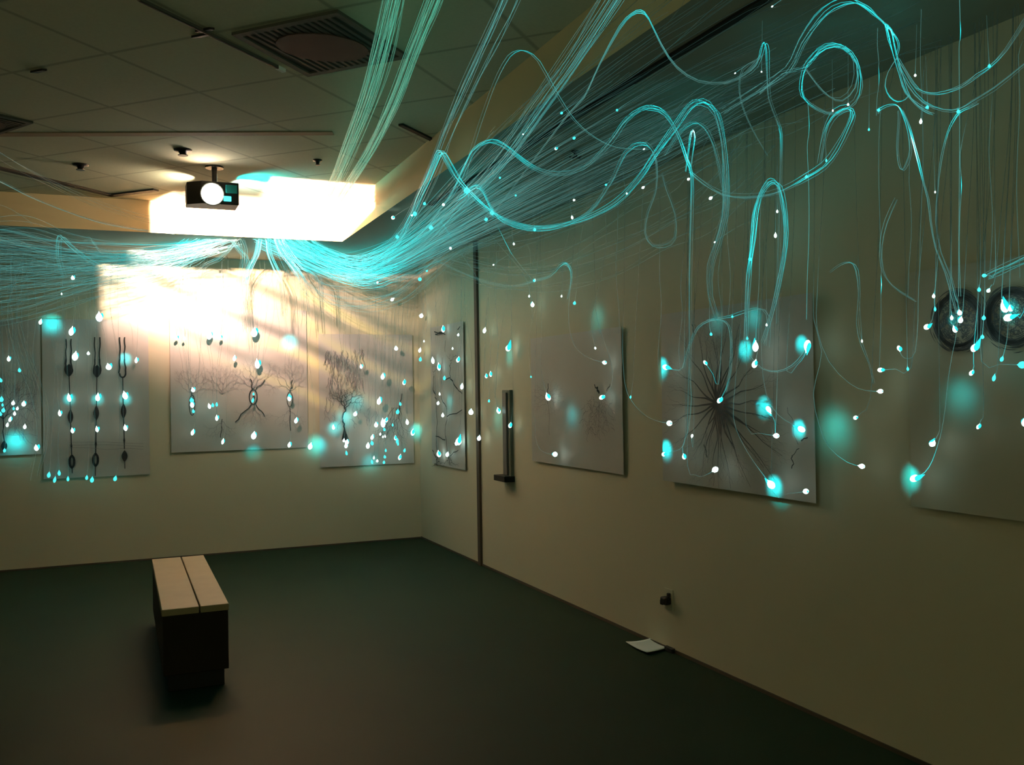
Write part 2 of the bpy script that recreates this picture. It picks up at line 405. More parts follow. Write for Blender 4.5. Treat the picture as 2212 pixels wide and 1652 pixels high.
# ------------------------------------------------------------------ wall and floor things
# pull handle with foot plate on the right wall
a, b = on_right(1101, 842), on_right(1101, 1030)
c = WP+WD*((a-WP).dot(WD)+(b-WP).dot(WD))/2
def wallbox(name, s0, s1, z0, z1, o0, o1, m, parent=None, bevel=0., cpt=None):
    cp = cpt or c
    P = [cp+WD*s0-WN*o0, cp+WD*s1-WN*o0, cp+WD*s1-WN*o1, cp+WD*s0-WN*o1]
    o = prism(name, [Vector((p.x, p.y, z0)) for p in P], (0, 0, z1-z0), m, parent)
    if bevel: md = o.modifiers.new('bevel', 'BEVEL'); md.width = bevel; md.segments = 2
    return o
t = empty('wall_bracket', Vector((c.x, c.y, b.z))); tag(t, 'tall grey-green wall bracket with a foot, right of the dark wall joint', 'bracket')
wallbox('back_plate', -.075, .075, b.z, a.z, 0, .03, M['handle'], t, .004)
wallbox('channel', -.035, .035, b.z+.02, a.z-.02, .03, .045, M['rail'], t, .004)
wallbox('foot', -.09, .13, b.z-.03, b.z+.015, 0, .09, M['gap'], t, .004)
# outlet with a plug and cable
c = on_right(1445, 1294)
t = empty('power_outlet', c); tag(t, 'small wall outlet with black plug above the white floor sheet', 'outlet')
wallbox('cover_plate', -.045, .045, c.z-.06, c.z+.06, 0, .006, M['wall'], t, .002)
wallbox('plug', -.035, .018, c.z-.025, c.z+.018, .006, .05, M['black'], t, .008)
wallbox('adapter', .018, .045, c.z-.035, c.z-.005, .006, .035, M['black'], t, .006)
wallbox('prong_cap', -.030, -.008, c.z+.018, c.z+.04, .006, .022, M['black'], t, .004)
# white sheet lying on the floor
P = [on_z(1352, 1391, .004), on_z(1405, 1384, .004), on_z(1459, 1397, .004), on_z(1398, 1414, .004)]
V = []; Fc = []; n = 8
for i in range(n+1):
    for j in range(n+1):
        u, w = i/n, j/n
        q = (P[0]*(1-u)+P[1]*u)*(1-w)+(P[3]*(1-u)+P[2]*u)*w
        V.append(q+Vector((0, 0, .004+.012*(abs(u-.5)**2+abs(w-.5)**2)*2)))
for i in range(n):
    for j in range(n):
        a = i*(n+1)+j; Fc.append((a, a+1, a+n+2, a+n+1))
o = mesh_obj('paper_sheet', V, Fc, M['paper'], smooth=True); md = o.modifiers.new('s', 'SOLIDIFY'); md.thickness = .003
tag(o, 'white sheet lying on the dark floor by the right wall', 'paper')
c = on_z(1472, 1403, 0); c = WP+WD*((c-WP).dot(WD))
t = empty('cable_box', Vector((c.x, c.y, 0))); tag(t, 'small black box on the floor against the right wall', 'box')
wallbox('body', -.05, .03, 0, .022, .007, .03, M['gap'], t, .006); wallbox('lid', -.052, .032, .022, .028, .007, .031, M['black'], t, .003)

# bench
def bench():
    x0, x1, y0, y1 = .18, .505, 4.98, 6.55
    t = empty('bench', (.34, 5.76, 0)); tag(t, 'box bench with a pale two-plank wooden top on the dark floor', 'bench')
    H = .42; xm = .362
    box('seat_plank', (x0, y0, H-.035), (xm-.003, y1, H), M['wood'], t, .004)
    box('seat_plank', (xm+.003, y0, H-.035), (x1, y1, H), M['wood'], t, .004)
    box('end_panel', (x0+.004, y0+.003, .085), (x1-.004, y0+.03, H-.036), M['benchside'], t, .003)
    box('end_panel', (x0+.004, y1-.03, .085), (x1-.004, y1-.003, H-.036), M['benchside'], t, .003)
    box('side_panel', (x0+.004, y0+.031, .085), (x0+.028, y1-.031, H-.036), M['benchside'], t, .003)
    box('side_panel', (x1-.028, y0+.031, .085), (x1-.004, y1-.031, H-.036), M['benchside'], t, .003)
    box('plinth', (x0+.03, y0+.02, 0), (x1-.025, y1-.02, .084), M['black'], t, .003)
bench()

# ------------------------------------------------------------------ drawings on hanging vellum sheets
def sheet(wall, L, R, top, bot, off, label, curl=.006, group='vellum drawings hung along the walls', m_='vellum'):
    on = on_back if wall == 'b' else on_right
    a, b = on((L), (top+bot)/2, off), on(R, (top+bot)/2, off)
    z1 = on((L+R)/2, top, off).z; z0 = on((L+R)/2, bot, off).z
    nrm = Vector((0, -1, 0)) if wall == 'b' else -WN
    n = 14; V = []; Fc = []
    for i in range(n+1):
        for j in range(n+1):
            u, w = i/n, j/n; p = a*(1-u)+b*u; p = Vector((p.x, p.y, z0+(z1-z0)*w))
            V.append(p+nrm*(-.004+curl*math.sin(u*5+1)*.3*(1-w)-curl*.6))
    for i in range(n):
        for j in range(n):
            q = i*(n+1)+j; Fc.append((q, q+n+1, q+n+2, q+1))
    c = (a+b)/2; c.z = z1
    t = empty('vellum_drawing', c); tag(t, label, 'drawing', group)
    o = mesh_obj('sheet', V, Fc, M[m_]); md = o.modifiers.new('s', 'SOLIDIFY'); md.thickness = .0015
    child(o, t)
    # two small hanging tabs reach the wall
    for f_ in (.08, .92):
        p = a*(1-f_)+b*f_; d = (b-a).normalized(); p.z = z1-.07
        prism('hanging_tab', [p-d*.02-nrm*.018, p+d*.02-nrm*.018, p+d*.02-nrm*(off-.001), p-d*.02-nrm*(off-.001)], (0, 0, .02), M['handle'], t)
    t['_'] = 0; del t['_']
    def ink(name, strokes, m='ink'):
        V = []; Fc = []; o_ = off+.009
        for k, (pts, w) in enumerate(strokes):
            P = [on(x, y, o_+.0002*(k % 7)) for x, y in pts]
            D = hit(*pts[0]); ww = w if isinstance(w, (list, tuple)) else [w]*len(P)
            if len(P) == 1: continue
            for i, p in enumerate(P):
                q = (P[min(i+1, len(P)-1)]-P[max(i-1, 0)])
                if q.length < 1e-6: q = Vector((0, 0, 1))
                s = q.normalized().cross(nrm)*ww[i]*D/F/2
                V += [p-s, p+s]
                if i: b0 = len(V)-4; Fc.append((b0, b0+1, b0+3, b0+2))
        o = child(mesh_obj(name, V, Fc, M[m]), t)
        if len(strokes) > 20: o['kind'] = 'stuff'
        return o
    return t, ink
R_ = random.random
def wig(p, q, n=6, a=4):
    dx, dy = q[0]-p[0], q[1]-p[1]; L = math.hypot(dx, dy) or 1; o = []
    ph = R_()*6; fr = 1+R_()*2
    for i in range(n+1):
        t = i/n; w = a*math.sin(ph+t*fr*3.1)*math.sin(math.pi*t)+(R_()-.5)*a*.3
        o.append((p[0]+dx*t-dy/L*w, p[1]+dy*t+dx/L*w))
    return o
def tree(p, ang, ln, w, depth, out, spread=.5, amp=2, lim=None):
    q = (p[0]+math.cos(ang)*ln, p[1]+math.sin(ang)*ln)
    if lim and not (lim[0] < q[0] < lim[2] and lim[1] < q[1] < lim[3]): return
    pts = wig(p, q, 4, amp); out.append((pts, [w*(1-.35*i/4) for i in range(5)]))
    if depth > 0:
        for s in (-1, 1):
            if R_() < .93: tree(q, ang+s*spread*(.5+R_()), ln*(.62+.3*R_()), w*.68, depth-1, out, spread, amp, lim)
def blob(cx, cy, rx, ry, n=12):
    """filled lens: one stroke whose width swells"""
    pts = [(cx, cy-ry+2*ry*i/n) for i in range(n+1)]
    return (pts, [max(.3, 2*rx*math.sin(math.pi*i/n)**.9) for i in range(n+1)])
def ringst(cx, cy, rx, ry, w, n=18, a0=0, a1=2*math.pi):
    return ([(cx+rx*math.cos(a0+(a1-a0)*i/n), cy+ry*math.sin(a0+(a1-a0)*i/n)) for i in range(n+1)], w)

# far left sheet
t, ink = sheet('b', -130, 88, 690, 985, .028, 'leftmost drawing sheet with one black cell body, cut by the frame')
st = [blob(9, 963, 6, 12), (wig((9, 952), (6, 900), 5, 2), 2)]
for a in (-2.3, -1.9, -1.4, -1.0, -.7): tree((7, 905), a, 28, 1.8, 4, st, .5, 2, (-100, 760, 86, 980))
ink('ink_cell', st)
st = []
for k in range(40): st.append((wig((R_()*84, 780+R_()*180), (R_()*84, 780+R_()*180), 5, 5), .7))
ink('faint_strokes', st, 'faintink')
# three bead columns
t, ink = sheet('b', 92, 322, 690, 1030, .026, 'drawing sheet with three columns of dark bead shapes')
for cx, dx, y0, v, m1, m2, last in ((148, 8, 732, 800, 900, 997, 1022), (210, -4, 728, 802, 892, 993, 1028), (264, 6, 728, 806, 888, 985, 1012)):
    st = []
    for s in (-1, 1):
        xx = cx+s*5+(0 if cx > 160 else 0)
        st.append((wig((xx+s*.5, y0), (xx, 775), 7, 1.2), 2.4)); st.append((wig((xx, 775), (xx+s*2.5, v), 5, 1), 3.2 if cx < 250 else 3))
    X = lambda y: cx+dx*(y-770)/250
    if cx < 250: st.append(blob(X(v), v, 8.5, 14))
    else: st.append(ringst(X(v), v, 6.5, 9, 3.4, 12, 0, math.pi))
    st.append(([(X(v+10), v+10), (X(m1-45), m1-45), (X(m1-15), m1-15)], 1.9))
    st.append(blob(X(m1), m1, 5.5, 17))
    st.append(([(X(m1+15), m1+15), (X(m2-48), m2-48), (X(m2-15), m2-15)], 2.2))
    st.append(([(X(m2-42), m2-42), (X(m2-34), m2-34), (X(m2-26), m2-26)], [1.5, 4, 1.5]))
    if cx < 250: st.append(ringst(X(m2), m2, 5.2, 12, 4.5)); st.append(ringst(X(m2), m2, 4, 14, 3))
    else: st.append(blob(X(m2), m2, 6, 13))
    st.append(([(X(m2+12), m2+12), (X(last), last)], 1.7))
    ink('bead_column', st)
st = [(wig((150, 955+k*6), (310, 958+k*6), 10, 2), .6) for k in range(3)]
ink('faint_strokes', st, 'faintink')
# wide middle sheet
t, ink = sheet('b', 368, 664, 668, 972, .028, 'wide middle drawing sheet with small eye-shaped cells, its top washed out by the beam')
st = [ringst(415, 875, 6, 22, 1.6), (wig((414, 852), (412, 838), 3, 1), 2), ringst(547, 857, 8.5, 16, 2.2), blob(548, 858, 2.6, 5),
      (wig((546, 842), (541, 818), 4, 3), 2), (wig((552, 842), (572, 820), 4, 3), 1.6), (wig((543, 873), (508, 912), 5, 3), 2), (wig((553, 873), (572, 900), 5, 3), 1.5),
      (wig((480, 905), (476, 945), 5, 2), 1.4), ringst(626, 862, 6, 16, 1.4), (wig((626, 880), (628, 930), 5, 2), 1.4), (wig((626, 845), (632, 820), 5, 3), 1.6)]
ink('ink_cells', st)
st = []
for cx, cy in ((415, 850), (547, 838), (626, 842), (480, 850)):
    for a in (-2.6, -2.0, -1.5, -1.1, -.5): tree((cx, cy), a, 20, 1.2, 4, st, .5, 2, (372, 755, 662, 965))
for cx, cy in ((547, 880), (480, 910), (626, 885)):
    for a in (2.4, 1.6, .8): tree((cx, cy), a, 16, 1., 3, st, .5, 2, (372, 755, 662, 965))
ink('fine_branches', st, 'faintink')
# cortex sheet with pyramidal cell
t, ink = sheet('b', 690, 893, 722, 1005, .028, 'drawing sheet with a black pyramid cell and hanging branches beside the corner')
st = [([(744, 925), (744.5, 935), (745.5, 948), (746, 953)], [2.5, 7, 15, 9]), (wig((744, 926), (740, 905), 4, 2), 3.2), (wig((740, 905), (747, 880), 4, 3), 2.5)]
for a in (-2.1, -1.75, -1.35, -.9): tree((745, 884), a, 16, 1.9, 4, st, .5, 2, (700, 800, 800, 960))
ink('pyramid_cell', st)
st = []
for k in range(80):
    x = 704+R_()*80; y = 752+R_()*70; st.append((wig((x, y), (x+(R_()-.5)*14, y+15+R_()*25), 4, 3), .9))
for k in range(30):
    x = 700+R_()*120; y = 850+R_()*60; st.append((wig((x, y), (x+(R_()-.5)*30, y+10+R_()*25), 4, 3), .8))
ink('fibre_thicket', st, 'faintink')
st = [(wig((868, 850), (860, 905), 5, 2), 1.6)]
for x in (812, 826, 840, 852, 864, 874): tree((862-(862-x)*.3, 880), 1.57+(862-x)*.008, 24, 1.1, 4, st, .28, 2, (790, 840, 890, 1000))
ink('hanging_branches', st, 'ink')
# narrow sheet right of the corner
t, ink = sheet('r', 930, 1001, 700, 1008, .028, 'narrow drawing sheet of dark tangled trunks right of the corner')
st = [(wig((937, 812), (935, 842), 4, 1), 3.2), (wig((935, 842), (943, 862), 4, 2), 3.2), (wig((943, 862), (943, 940), 6, 1.5), 2.6), (wig((943, 940), (944, 1005), 6, 1.5), 3),
      (wig((955, 772), (953, 830), 5, 2), 2), (wig((953, 855), (965, 885), 5, 2), 2.4), (wig((965, 885), (962, 940), 5, 2), 2.2), (wig((962, 940), (972, 1003), 6, 2), 2.6),
      (wig((971, 788), (973, 815), 4, 2), 2.4), (wig((973, 818), (988, 840), 4, 2), 3), (wig((988, 840), (998, 850), 3, 1), 2), (wig((962, 820), (973, 816), 3, 1), 2.4),
      (wig((965, 900), (998, 885), 5, 3), 2), (wig((941, 942), (962, 950), 4, 2), 2), (wig((934, 972), (942, 988), 4, 1), 2.6), (wig((972, 985), (990, 972), 4, 2), 1.8),
      (wig((938, 716), (962, 722), 4, 2), 2.6), (wig((940, 722), (955, 718), 4, 2), 3), (wig((988, 712), (994, 705), 3, 1), 2.6), (wig((962, 735), (961, 760), 3, 1), 1.6)]
for x, y, a in ((943, 985, 1.3), (944, 990, 1.8), (972, 988, 1.2), (971, 985, 1.9), (937, 815, -1.6), (973, 790, -1.4), (980, 960, -.5)): tree((x, y), a, 10, 1.6, 3, st, .5, 1.5, (932, 702, 1000, 1007))
ink('ink_trunks', st)
# pale sheet in the middle of the right wall
t, ink = sheet('r', 1146, 1342, 718, 1010, .028, 'pale drawing sheet with two faint cells in the middle of the right wall')
st = [(wig((1184, 828), (1183, 848), 4, 1), 3), (wig((1181, 850), (1183, 872), 4, 1), 2), (wig((1290, 835), (1294, 850), 4, 2), 6), (wig((1284, 830), (1291, 842), 4, 2), 3), (wig((1310, 845), (1318, 830), 4, 2), 2),
      (wig((1184, 872), (1187, 940), 5, 2), 1), (wig((1295, 868), (1293, 925), 5, 2), 1)]
ink('ink_cells', st)
st = []
for k in range(90):
    x = 1262+R_()*62; y = 855+R_()*75; st.append((wig((x, y), (x+(R_()-.5)*26, y+6+R_()*22), 4, 3), .9))
for a in (0, .7, 1.4, 2.1, 2.8, 3.5, 4.2, 5.0, 5.6): tree((1185, 860), a, 14, 1.1, 3, st, .5, 2, (1150, 760, 1240, 980))
ink('fine_hatching', st, 'faintink')
# big star cell sheet
t, ink = sheet('r', 1426, 1753, 655, 1062, .05, 'large drawing sheet with a dark star-shaped cell of long radiating rays', .015)
cx, cy = 1549, 872
st = [blob(cx, cy, 8, 15), blob(cx-5, cy+1, 6, 11), blob(cx+6, cy, 6, 12)]
ends = [(1500, 700), (1522, 735), (1478, 745), (1531, 770), (1540, 720), (1549, 745), (1560, 728), (1570, 705), (1583, 745), (1598, 700), (1604, 770), (1632, 790), (1650, 830), (1640, 866), (1665, 905), (1462, 800), (1470, 842),
        (1452, 875), (1450, 915), (1470, 952), (1498, 985), (1515, 1030), (1528, 1000), (1541, 1050), (1553, 1055), (1563, 1010), (1578, 1055), (1604, 1030), (1622, 1052), (1650, 1010), (1676, 1040), (1690, 985), (1660, 950), (1520, 960), (1590, 985)]
for e_ in ends:
    s_ = (cx+(e_[0]-cx)*.05, cy+(e_[1]-cy)*.05); pts = wig(s_, e_, 10, 3+R_()*3)
    st.append((pts, [4.4*(1-i/10.)**1.5+.8 for i in range(11)]))
st += [(wig((1712, 985), (1710, 1012), 5, 4), 3), (wig((1710, 985), (1726, 968), 4, 2), 1.8), (wig((1494, 700), (1500, 722), 4, 2), 3), (wig((1730, 952), (1745, 945), 4, 2), 3),
       (wig((1520, 960), (1528, 988), 4, 2), 3.6), (wig((1700, 880), (1724, 960), 7, 6), 1.2)]
ink('star_cell', st, 'softink')
st = []
for e_ in ends:
    for k in range(2):
        t_ = .55+.3*R_(); p_ = (cx+(e_[0]-cx)*t_, cy+(e_[1]-cy)*t_); tree(p_, math.atan2(e_[1]-cy, e_[0]-cx)+(R_()-.5)*.6, 26, 1.0, 2, st, .3, 3, (1430, 670, 1748, 1052))
ink('fine_branches', st, 'faintink')
# right-hand sheet with two dark wheels
t, ink = sheet('r', 1962, 2330, 560, 1118, .03, 'far right drawing sheet with two large dark rings, cut by the frame', .003, m_='vellumt')
for cx, cy, rx, ry in ((2070, 693, 47, 55), (2187, 684, 52, 56)):
    st = []
    for k in range(90):
        a = R_()*6.283; f_ = random.gauss(1.0, .055); st.append(ringst(cx, cy, rx*f_, ry*f_, [.4, 2.6, 3.6, 4.2, 3.6, 2.6, .4], 6, a, a+.7+R_()*.8))
    ink('dark_ring', st)
    st = []
    for k in range(330):
        a = R_()*6.283; f_ = random.gauss(1.0, .135); st.append(ringst(cx, cy, rx*f_, ry*f_, [.2, 1.2, 1.8, 2.0, 1.8, 1.2, .2], 6, a, a+.3+R_()*.5))
    ink('fine_stipple', st, 'softink')
    st = []
    for k in range(300):
        a = R_()*6.283; r = .80*math.sqrt(R_()); p_ = (cx+rx*r*math.cos(a), cy+ry*r*math.sin(a))
        st.append((wig(p_, (p_[0]+(R_()-.5)*22, p_[1]+(R_()-.5)*26), 4, 3), [.4, 1.6, 2.2, 1.6, .4]))
    ink('ring_shading', st, 'softink')

# ------------------------------------------------------------------ fibres
def catmull(P, G, res):
    V = []; Q = []
    n = len(P)
    for i in range(n-1):
        p0, p1, p2, p3 = P[max(i-1, 0)], P[i], P[i+1], P[min(i+2, n-1)]
        k = max(2, int((p2-p1).length/res)); k = min(k, 26)
        for j in range(k):
            t = j/k; t2 = t*t; t3 = t2*t
            V.append(.5*((2*p1)+(-p0+p2)*t+(2*p0-5*p1+4*p2-p3)*t2+(-p0+3*p1-3*p2+p3)*t3)); Q.append(G[i]*(1-t)+G[i+1]*t)
    V.append(P[-1]); Q.append(G[-1]); return V, Q
def keep_in(p):
    d = (p-WP).dot(WN)
    if d > -.015: p = p-WN*(d+.015)
    if p.y > YB-.015: p.y = YB-.015
    top = HS-.012 if (p.x > XR-.01 or p.y > YR-.01) else HC-.012
    if p.z > top: p.z = top
    return p
def tube(pts, glow, r, sides=3):
    V = []; Fc = []; A = []
    a = None
    for i, p in enumerate(pts):
        d = (pts[min(i+1, len(pts)-1)]-pts[max(i-1, 0)])
        d = d.normalized() if d.length > 1e-9 else Vector((0, 0, 1))
        a = d.orthogonal().normalized() if a is None else (a-d*a.dot(d))
        a = a.normalized() if a.length > 1e-6 else d.orthogonal().normalized()
        b = d.cross(a)
        for k in range(sides):
            t = 2*math.pi*k/sides; V.append(p+(a*math.cos(t)+b*math.sin(t))*r); A.append(glow[i])
        if i:
            o = (i-1)*sides
            for k in range(sides): Fc.append((o+k, o+(k+1) % sides, o+sides+(k+1) % sides, o+sides+k))
    return V, Fc, A
def strand_mesh(name, pts, glow, r, parent=None, m='fibre'):
    V, Fc, A = tube(pts, glow, r)
    o = mesh_obj(name, V, Fc, M[m], smooth=True)
    at = o.data.attributes.new('glow', 'FLOAT', 'POINT'); at.data.foreach_set('value', A)
    if parent: child(o, parent)
    return o
FIBRES = 'glowing fibres hung through the room'
def curve3(pts, k, g):
    P = []; G = []
    for q in pts:
        kk = q[2] if len(q) > 2 and q[2] is not None else k
        P.append(inside(q[0], q[1], kk)); G.append(q[3] if len(q) > 3 else g)
    return P, G
def bundle(label, pts, n, k=.9, g=.5, spread=.02, r=.0011, loose=0., group='bundled glowing fibres', m='fibre', short=0):
    """n strands running together; loose lets them drift apart towards the free end"""
    P, G = curve3(pts, k, g)
    t = empty('fibre_bundle', P[0]); tag(t, label, 'fibre bundle', group)
    for s in range(n):
        a = R_()*6.283; rr = spread*1.35*math.sqrt(R_()); o0 = Vector((math.cos(a)*rr, math.sin(a)*rr*.6, math.sin(a)*rr))
        PP = []
        for i, p in enumerate(P):
            f_ = i/(len(P)-1)
            j = Vector((R_()-.5, R_()-.5, R_()-.5))*spread*.55
            dr = o0*(1+loose*f_*4)+j*(1+loose*2*f_)
            PP.append(keep_in(p+dr))
        gm = .55+.9*R_()
        if s < short: PP = PP[:6+s % 2]
        V, Q = catmull(PP, [x*gm for x in G[:len(PP)]], .09)
        V = [keep_in(v) for v in V]
        strand_mesh('strand', V, Q, r*(.62+.33*R_()), t, m)
    return t
def teardrop(tip, back, r, m, name='glowing_tip', ln=2.4):
    d = (back-tip); d = d.normalized() if d.length > 1e-6 else Vector((0, 0, 1))
    prof = [(.05*r, -r), (.62*r, -.78*r), (.95*r, -.3*r), (r, .05*r), (.86*r, .5*r), (.55*r, .9*r), (.22*r, 1.2*r), (.07*r, 1.6*r)]
    V, Fc = lathe(prof, tip, d, 10)
    a_ = d.orthogonal().normalized(); k1 = .72+.35*R_(); st_ = 1.+.45*R_()
    V = [tip+(v-tip)*k1+d*((v-tip).dot(d)*(st_-k1)) for v in V]
    return mesh_obj(name, V, Fc, m, smooth=True)
def fibre(label, pts, k=.95, g=.35, r=.0011, tip=None, group=FIBRES, ln=2.4, extra=None):
    """one loose fibre; the last point carries the lit end.  tip = (radius in photo pixels, 'w' or 'c')"""
    P, G = curve3(pts, k, g)
    if extra: P = extra+P; G = [g*.6]*len(extra)+G
    if P[0].z < HS-.08 and pts[0][1] > -5:
        h = HS-.012-P[0].z; w = Vector(((R_()-.5)*.04, -R_()*.05, 0))
        P = [P[0]+w*2+Vector((0, 0, h)), P[0]+w*1.5+Vector((0, 0, h*.6)), P[0]+w*.6+Vector((0, 0, h*.25))]+P; G = [.015, .015, .03]+G
    V, Q = catmull([keep_in(p) for p in P], G, .06)
    V = [keep_in(v) for v in V]
    o = strand_mesh('optical_fibre', V, Q, r); tag(o, label, 'optical fibre', group)
    if tip:
        D = hit(*pts[-1][:2]); rr = tip[0]*.82*D/F
        e = V[-1]; back = V[-2] if len(V) > 2 else V[0]
        c = e.copy(); c = keep_in(c)
        m = M['tipw'] if tip[1] == 'w' else M['tipc']
        x = teardrop(c, back, rr, m, ln=ln); x.parent = o
        if tip[1] == 'w' and tip[0] >= 4.5:
            back_wall = c.y > YB-.6 and c.x < 2.4; big = tip[0] >= 7.5 and not back_wall
            sh = Vector((1, .5, 0))*rr*.45 if back_wall else Vector((WD.x, WD.y, 0))*rr*(-.6 if R_() > .3 else .6)
            if back_wall: back = c+Vector((.3, .1, 1))
            V2, F2 = lathe([(rr*.2, -rr*.7), (rr*.55, -rr*.3), (rr*.70, rr*.3), (rr*.6, rr*1.), (rr*.25, rr*(2.3 if big else 1.4)), (.001, rr*(3. if big else 1.7))], c+sh, back-c, 10)
            y = mesh_obj('cyan_sleeve', V2, F2, M['tiph'], smooth=True); y.parent = o
    return o

UP = 'upright'
# --- ropes crossing the tile ceiling
bundle('leftmost green fibre rope climbing steeply over the ceiling', [(680, 470, .93), (700, 435, .93), (722, 392, .93), (752, 320, .92), (790, 220, .9), (822, 110, .9), (850, 0, .9), (880, -130, .9)], 30, g=.42, spread=.026, r=.0014, m='fibreg')
bundle('second green fibre rope climbing the ceiling beside a thinner one', [(700, 475, .93), (735, 425, .93), (770, 372, .92), (803, 318, .92), (850, 220, .9), (893, 110, .9), (938, 0, .9), (985, -130, .9)], 30, g=.42, spread=.024, r=.0014, m='fibreg')
bundle('thin strand rope between the two green ceiling ropes', [(690, 470, .93), (740, 380, .92), (795, 260, .9), (838, 140, .9), (868, -10, .9), (885, -120, .9)], 7, g=.38, spread=.02, m='fibreg')
bundle('third fibre rope rising over the ceiling toward the top centre', [(700, 560, .93), (800, 570, .93), (870, 500, .93), (925, 390, .92), (968, 285, .9), (1010, 190, .9), (1060, 85, .9), (1100, 0, .9), (1150, -120, .9)], 14, g=.40, spread=.028)
bundle('fibre rope crossing the tan soffit face toward the top', [(660, 530, .97), (740, 590, .93), (880, 550, .93), (985, 450, .93), (1080, 345, .93), (1160, 230, .93), (1235, 125, .93), (1315, 0, .93), (1385, -110, .93)], 20, g=.46, spread=.03)

# --- the thick swag sagging right of the bright soffit, fanning out along the right soffit
fan = [((1400, 45), .93), ((1520, 20), .93), ((1600, 60), .94), ((1680, 70), .94), ((1740, 60), .95), ((1700, 140), .95), ((1800, 60), .95), ((1640, 210), .95), ((1560, 235), .95), ((1850, 120), .94), ((1480, 330), .95), ((1380, 380), .95)]
words = ['topmost', 'second', 'third', 'fourth', 'fifth', 'sixth', 'seventh', 'eighth', 'ninth', 'tenth', 'eleventh', 'lowest']
for i, ((ex, ey), kk) in enumerate(fan):
    xs = 660-i*9; sag = 566+i*3.4; sx = 750+(i % 4)*14
    m1 = (905-i*3, 500+i*7)
    mid = (m1[0]+(ex-m1[0])*.35, m1[1]+(ey-m1[1])*.40); mid2 = (m1[0]+(ex-m1[0])*.7, m1[1]+(ey-m1[1])*.74)
    bundle(f'{words[i]} cyan fibre swag of the thick sag right of the projector', [(xs, 518, .985, 2.0), ((xs+sx)/2, (sag+532)/2, .95, 2.1), (sx, sag, .92, 2.2), (835, sag-14-(8-i)*1.2, .92, 1.5), (m1[0], m1[1], .92, .7), (mid[0], mid[1], kk, .17), (mid2[0], mid2[1], kk, .06), (ex, ey, kk, .035), (ex+(ex-mid2[0])*.5, ey+(ey-mid2[1])*.5, kk, .03)],
           14, g=.5, spread=.06, loose=.22, r=.0012, short=8)
# fine hairs just below the swag
for i in range(3):
    bundle(['pale drooping swag hanging lowest below the cyan sag', 'pale thin swag just above the lowest drooping one', 'sparse cyan swag close under the thick sag'][i],
           [(600+i*18, 520, .985, .8), (640+i*14, 600-i*14, .95, .5), (700, 646-i*22, .93, .5), (785, 661-i*26, .92, .55), (860, 640-i*22, .92, .5), (908, 600-i*16, .92, .4), (975, 545-i*12, .92, .3), (1060, 500-i*14, .92, .25), (1190, 440-i*16, .93, .2), (1380, 350-i*20, .93, .16), (1560, 250-i*20, .93, .14)], [12, 8, 9][i], g=.35, spread=.045, loose=.2)

# --- bundles pouring straight down from the soffit edge
down = [((560, 518), (552, 552), (533, 592), (528, 640)), ((579, 518), (583, 548), (596, 580), (610, 610)), ((597, 518), (612, 548), (640, 585), (655, 612)), ((610, 518), (628, 548), (655, 580), (690, 600)),
        ((512, 518), (500, 535), (470, 560), (430, 585)), ((520, 518), (528, 545), (524, 580), (520, 600)), ((500, 518), (516, 540), (534, 560), (530, 596))]
dl = ['thin cyan bundle dropping left from the soffit edge centre', 'cyan bundle dropping straight from the soffit edge centre', 'cyan bundle curving right from the soffit edge', 'bright cyan bundle curving furthest right from the soffit edge', 'pale bundle slanting left from the soffit edge', 'wispy pale bundle hanging left of the soffit edge centre', 'wispy pale bundle bowed right under the soffit edge']
for i, q in enumerate(down):
    bundle(dl[i], [(q[0][0], q[0][1], .985), (q[1][0], q[1][1], .96), (q[2][0], q[2][1], .95), (q[3][0], q[3][1], .95, .2), (q[3][0]+6, q[3][1]+70, .95, .08)], 16 if i < 4 else 8, g=2.6 if i < 4 else .9, r=.0015, spread=.02, loose=.15)

# --- the mass going left
lfan = [((0, 500), 22), ((0, 520), 22), ((0, 545), 26), ((0, 565), 26), ((0, 590), 26), ((0, 615), 24), ((0, 640), 18), ((0, 665), 12)]
for i, ((ex, ey), n) in enumerate(lfan):
    xs = 500-i*12
    bundle(f'{words[i]} cyan fibre swag of the web spreading left of the projector', [(xs, 518, .985, 1.5), (430-i*6, 532+i*2.6, .95, 1.4), (350, 545+i*4.5, .92, .9), (240, 548+(ey-500)*.30, .91, .46), (120, 530+(ey-500)*.62, .91, .38), (ex, ey, .91, .34), (-150, ey+10, .91, .3)],
           n, g=.5, spread=.075, loose=.30, r=.0012)
bundle('pale thin fibre rope from upper left to the bright soffit', [(-60, 368, .93), (0, 392, .93), (60, 422, .94), (130, 452, .95), (210, 478, .95), (300, 495, .96), (372, 503, .97)], 6, g=.30, spread=.012)
bundle('second pale rope above the first at upper left', [(-60, 300, .93), (20, 350, .93), (110, 400, .94), (200, 440, .95), (290, 470, .96), (350, 480, .97)], 5, g=.14, spread=.03)
bundle('faint vertical fibre curtain at the left edge', [(60, 560, .9), (30, 640, .92), (28, 700, .93), (50, 770, .94), (80, 850, .95), (88, 940, .95), (70, 1020, .95)], 5, g=.2, spread=.05)
bundle('small cyan knot of fibres at left with a trailing tail', [(140, 600, .9, .4), (128, 560, .9, .6), (130, 512, .9, .9), (150, 528, .9, 1.), (190, 560, .9, .7), (230, 580, .9, .5)], 6, g=.7, spread=.015)
bundle('small curled cyan knot right of the first knot', [(180, 518, .9, .4), (196, 516, .9, .6), (204, 526, .9, .8), (214, 540, .9, .5), (224, 548, .9, .3)], 4, g=.5, spread=.012)

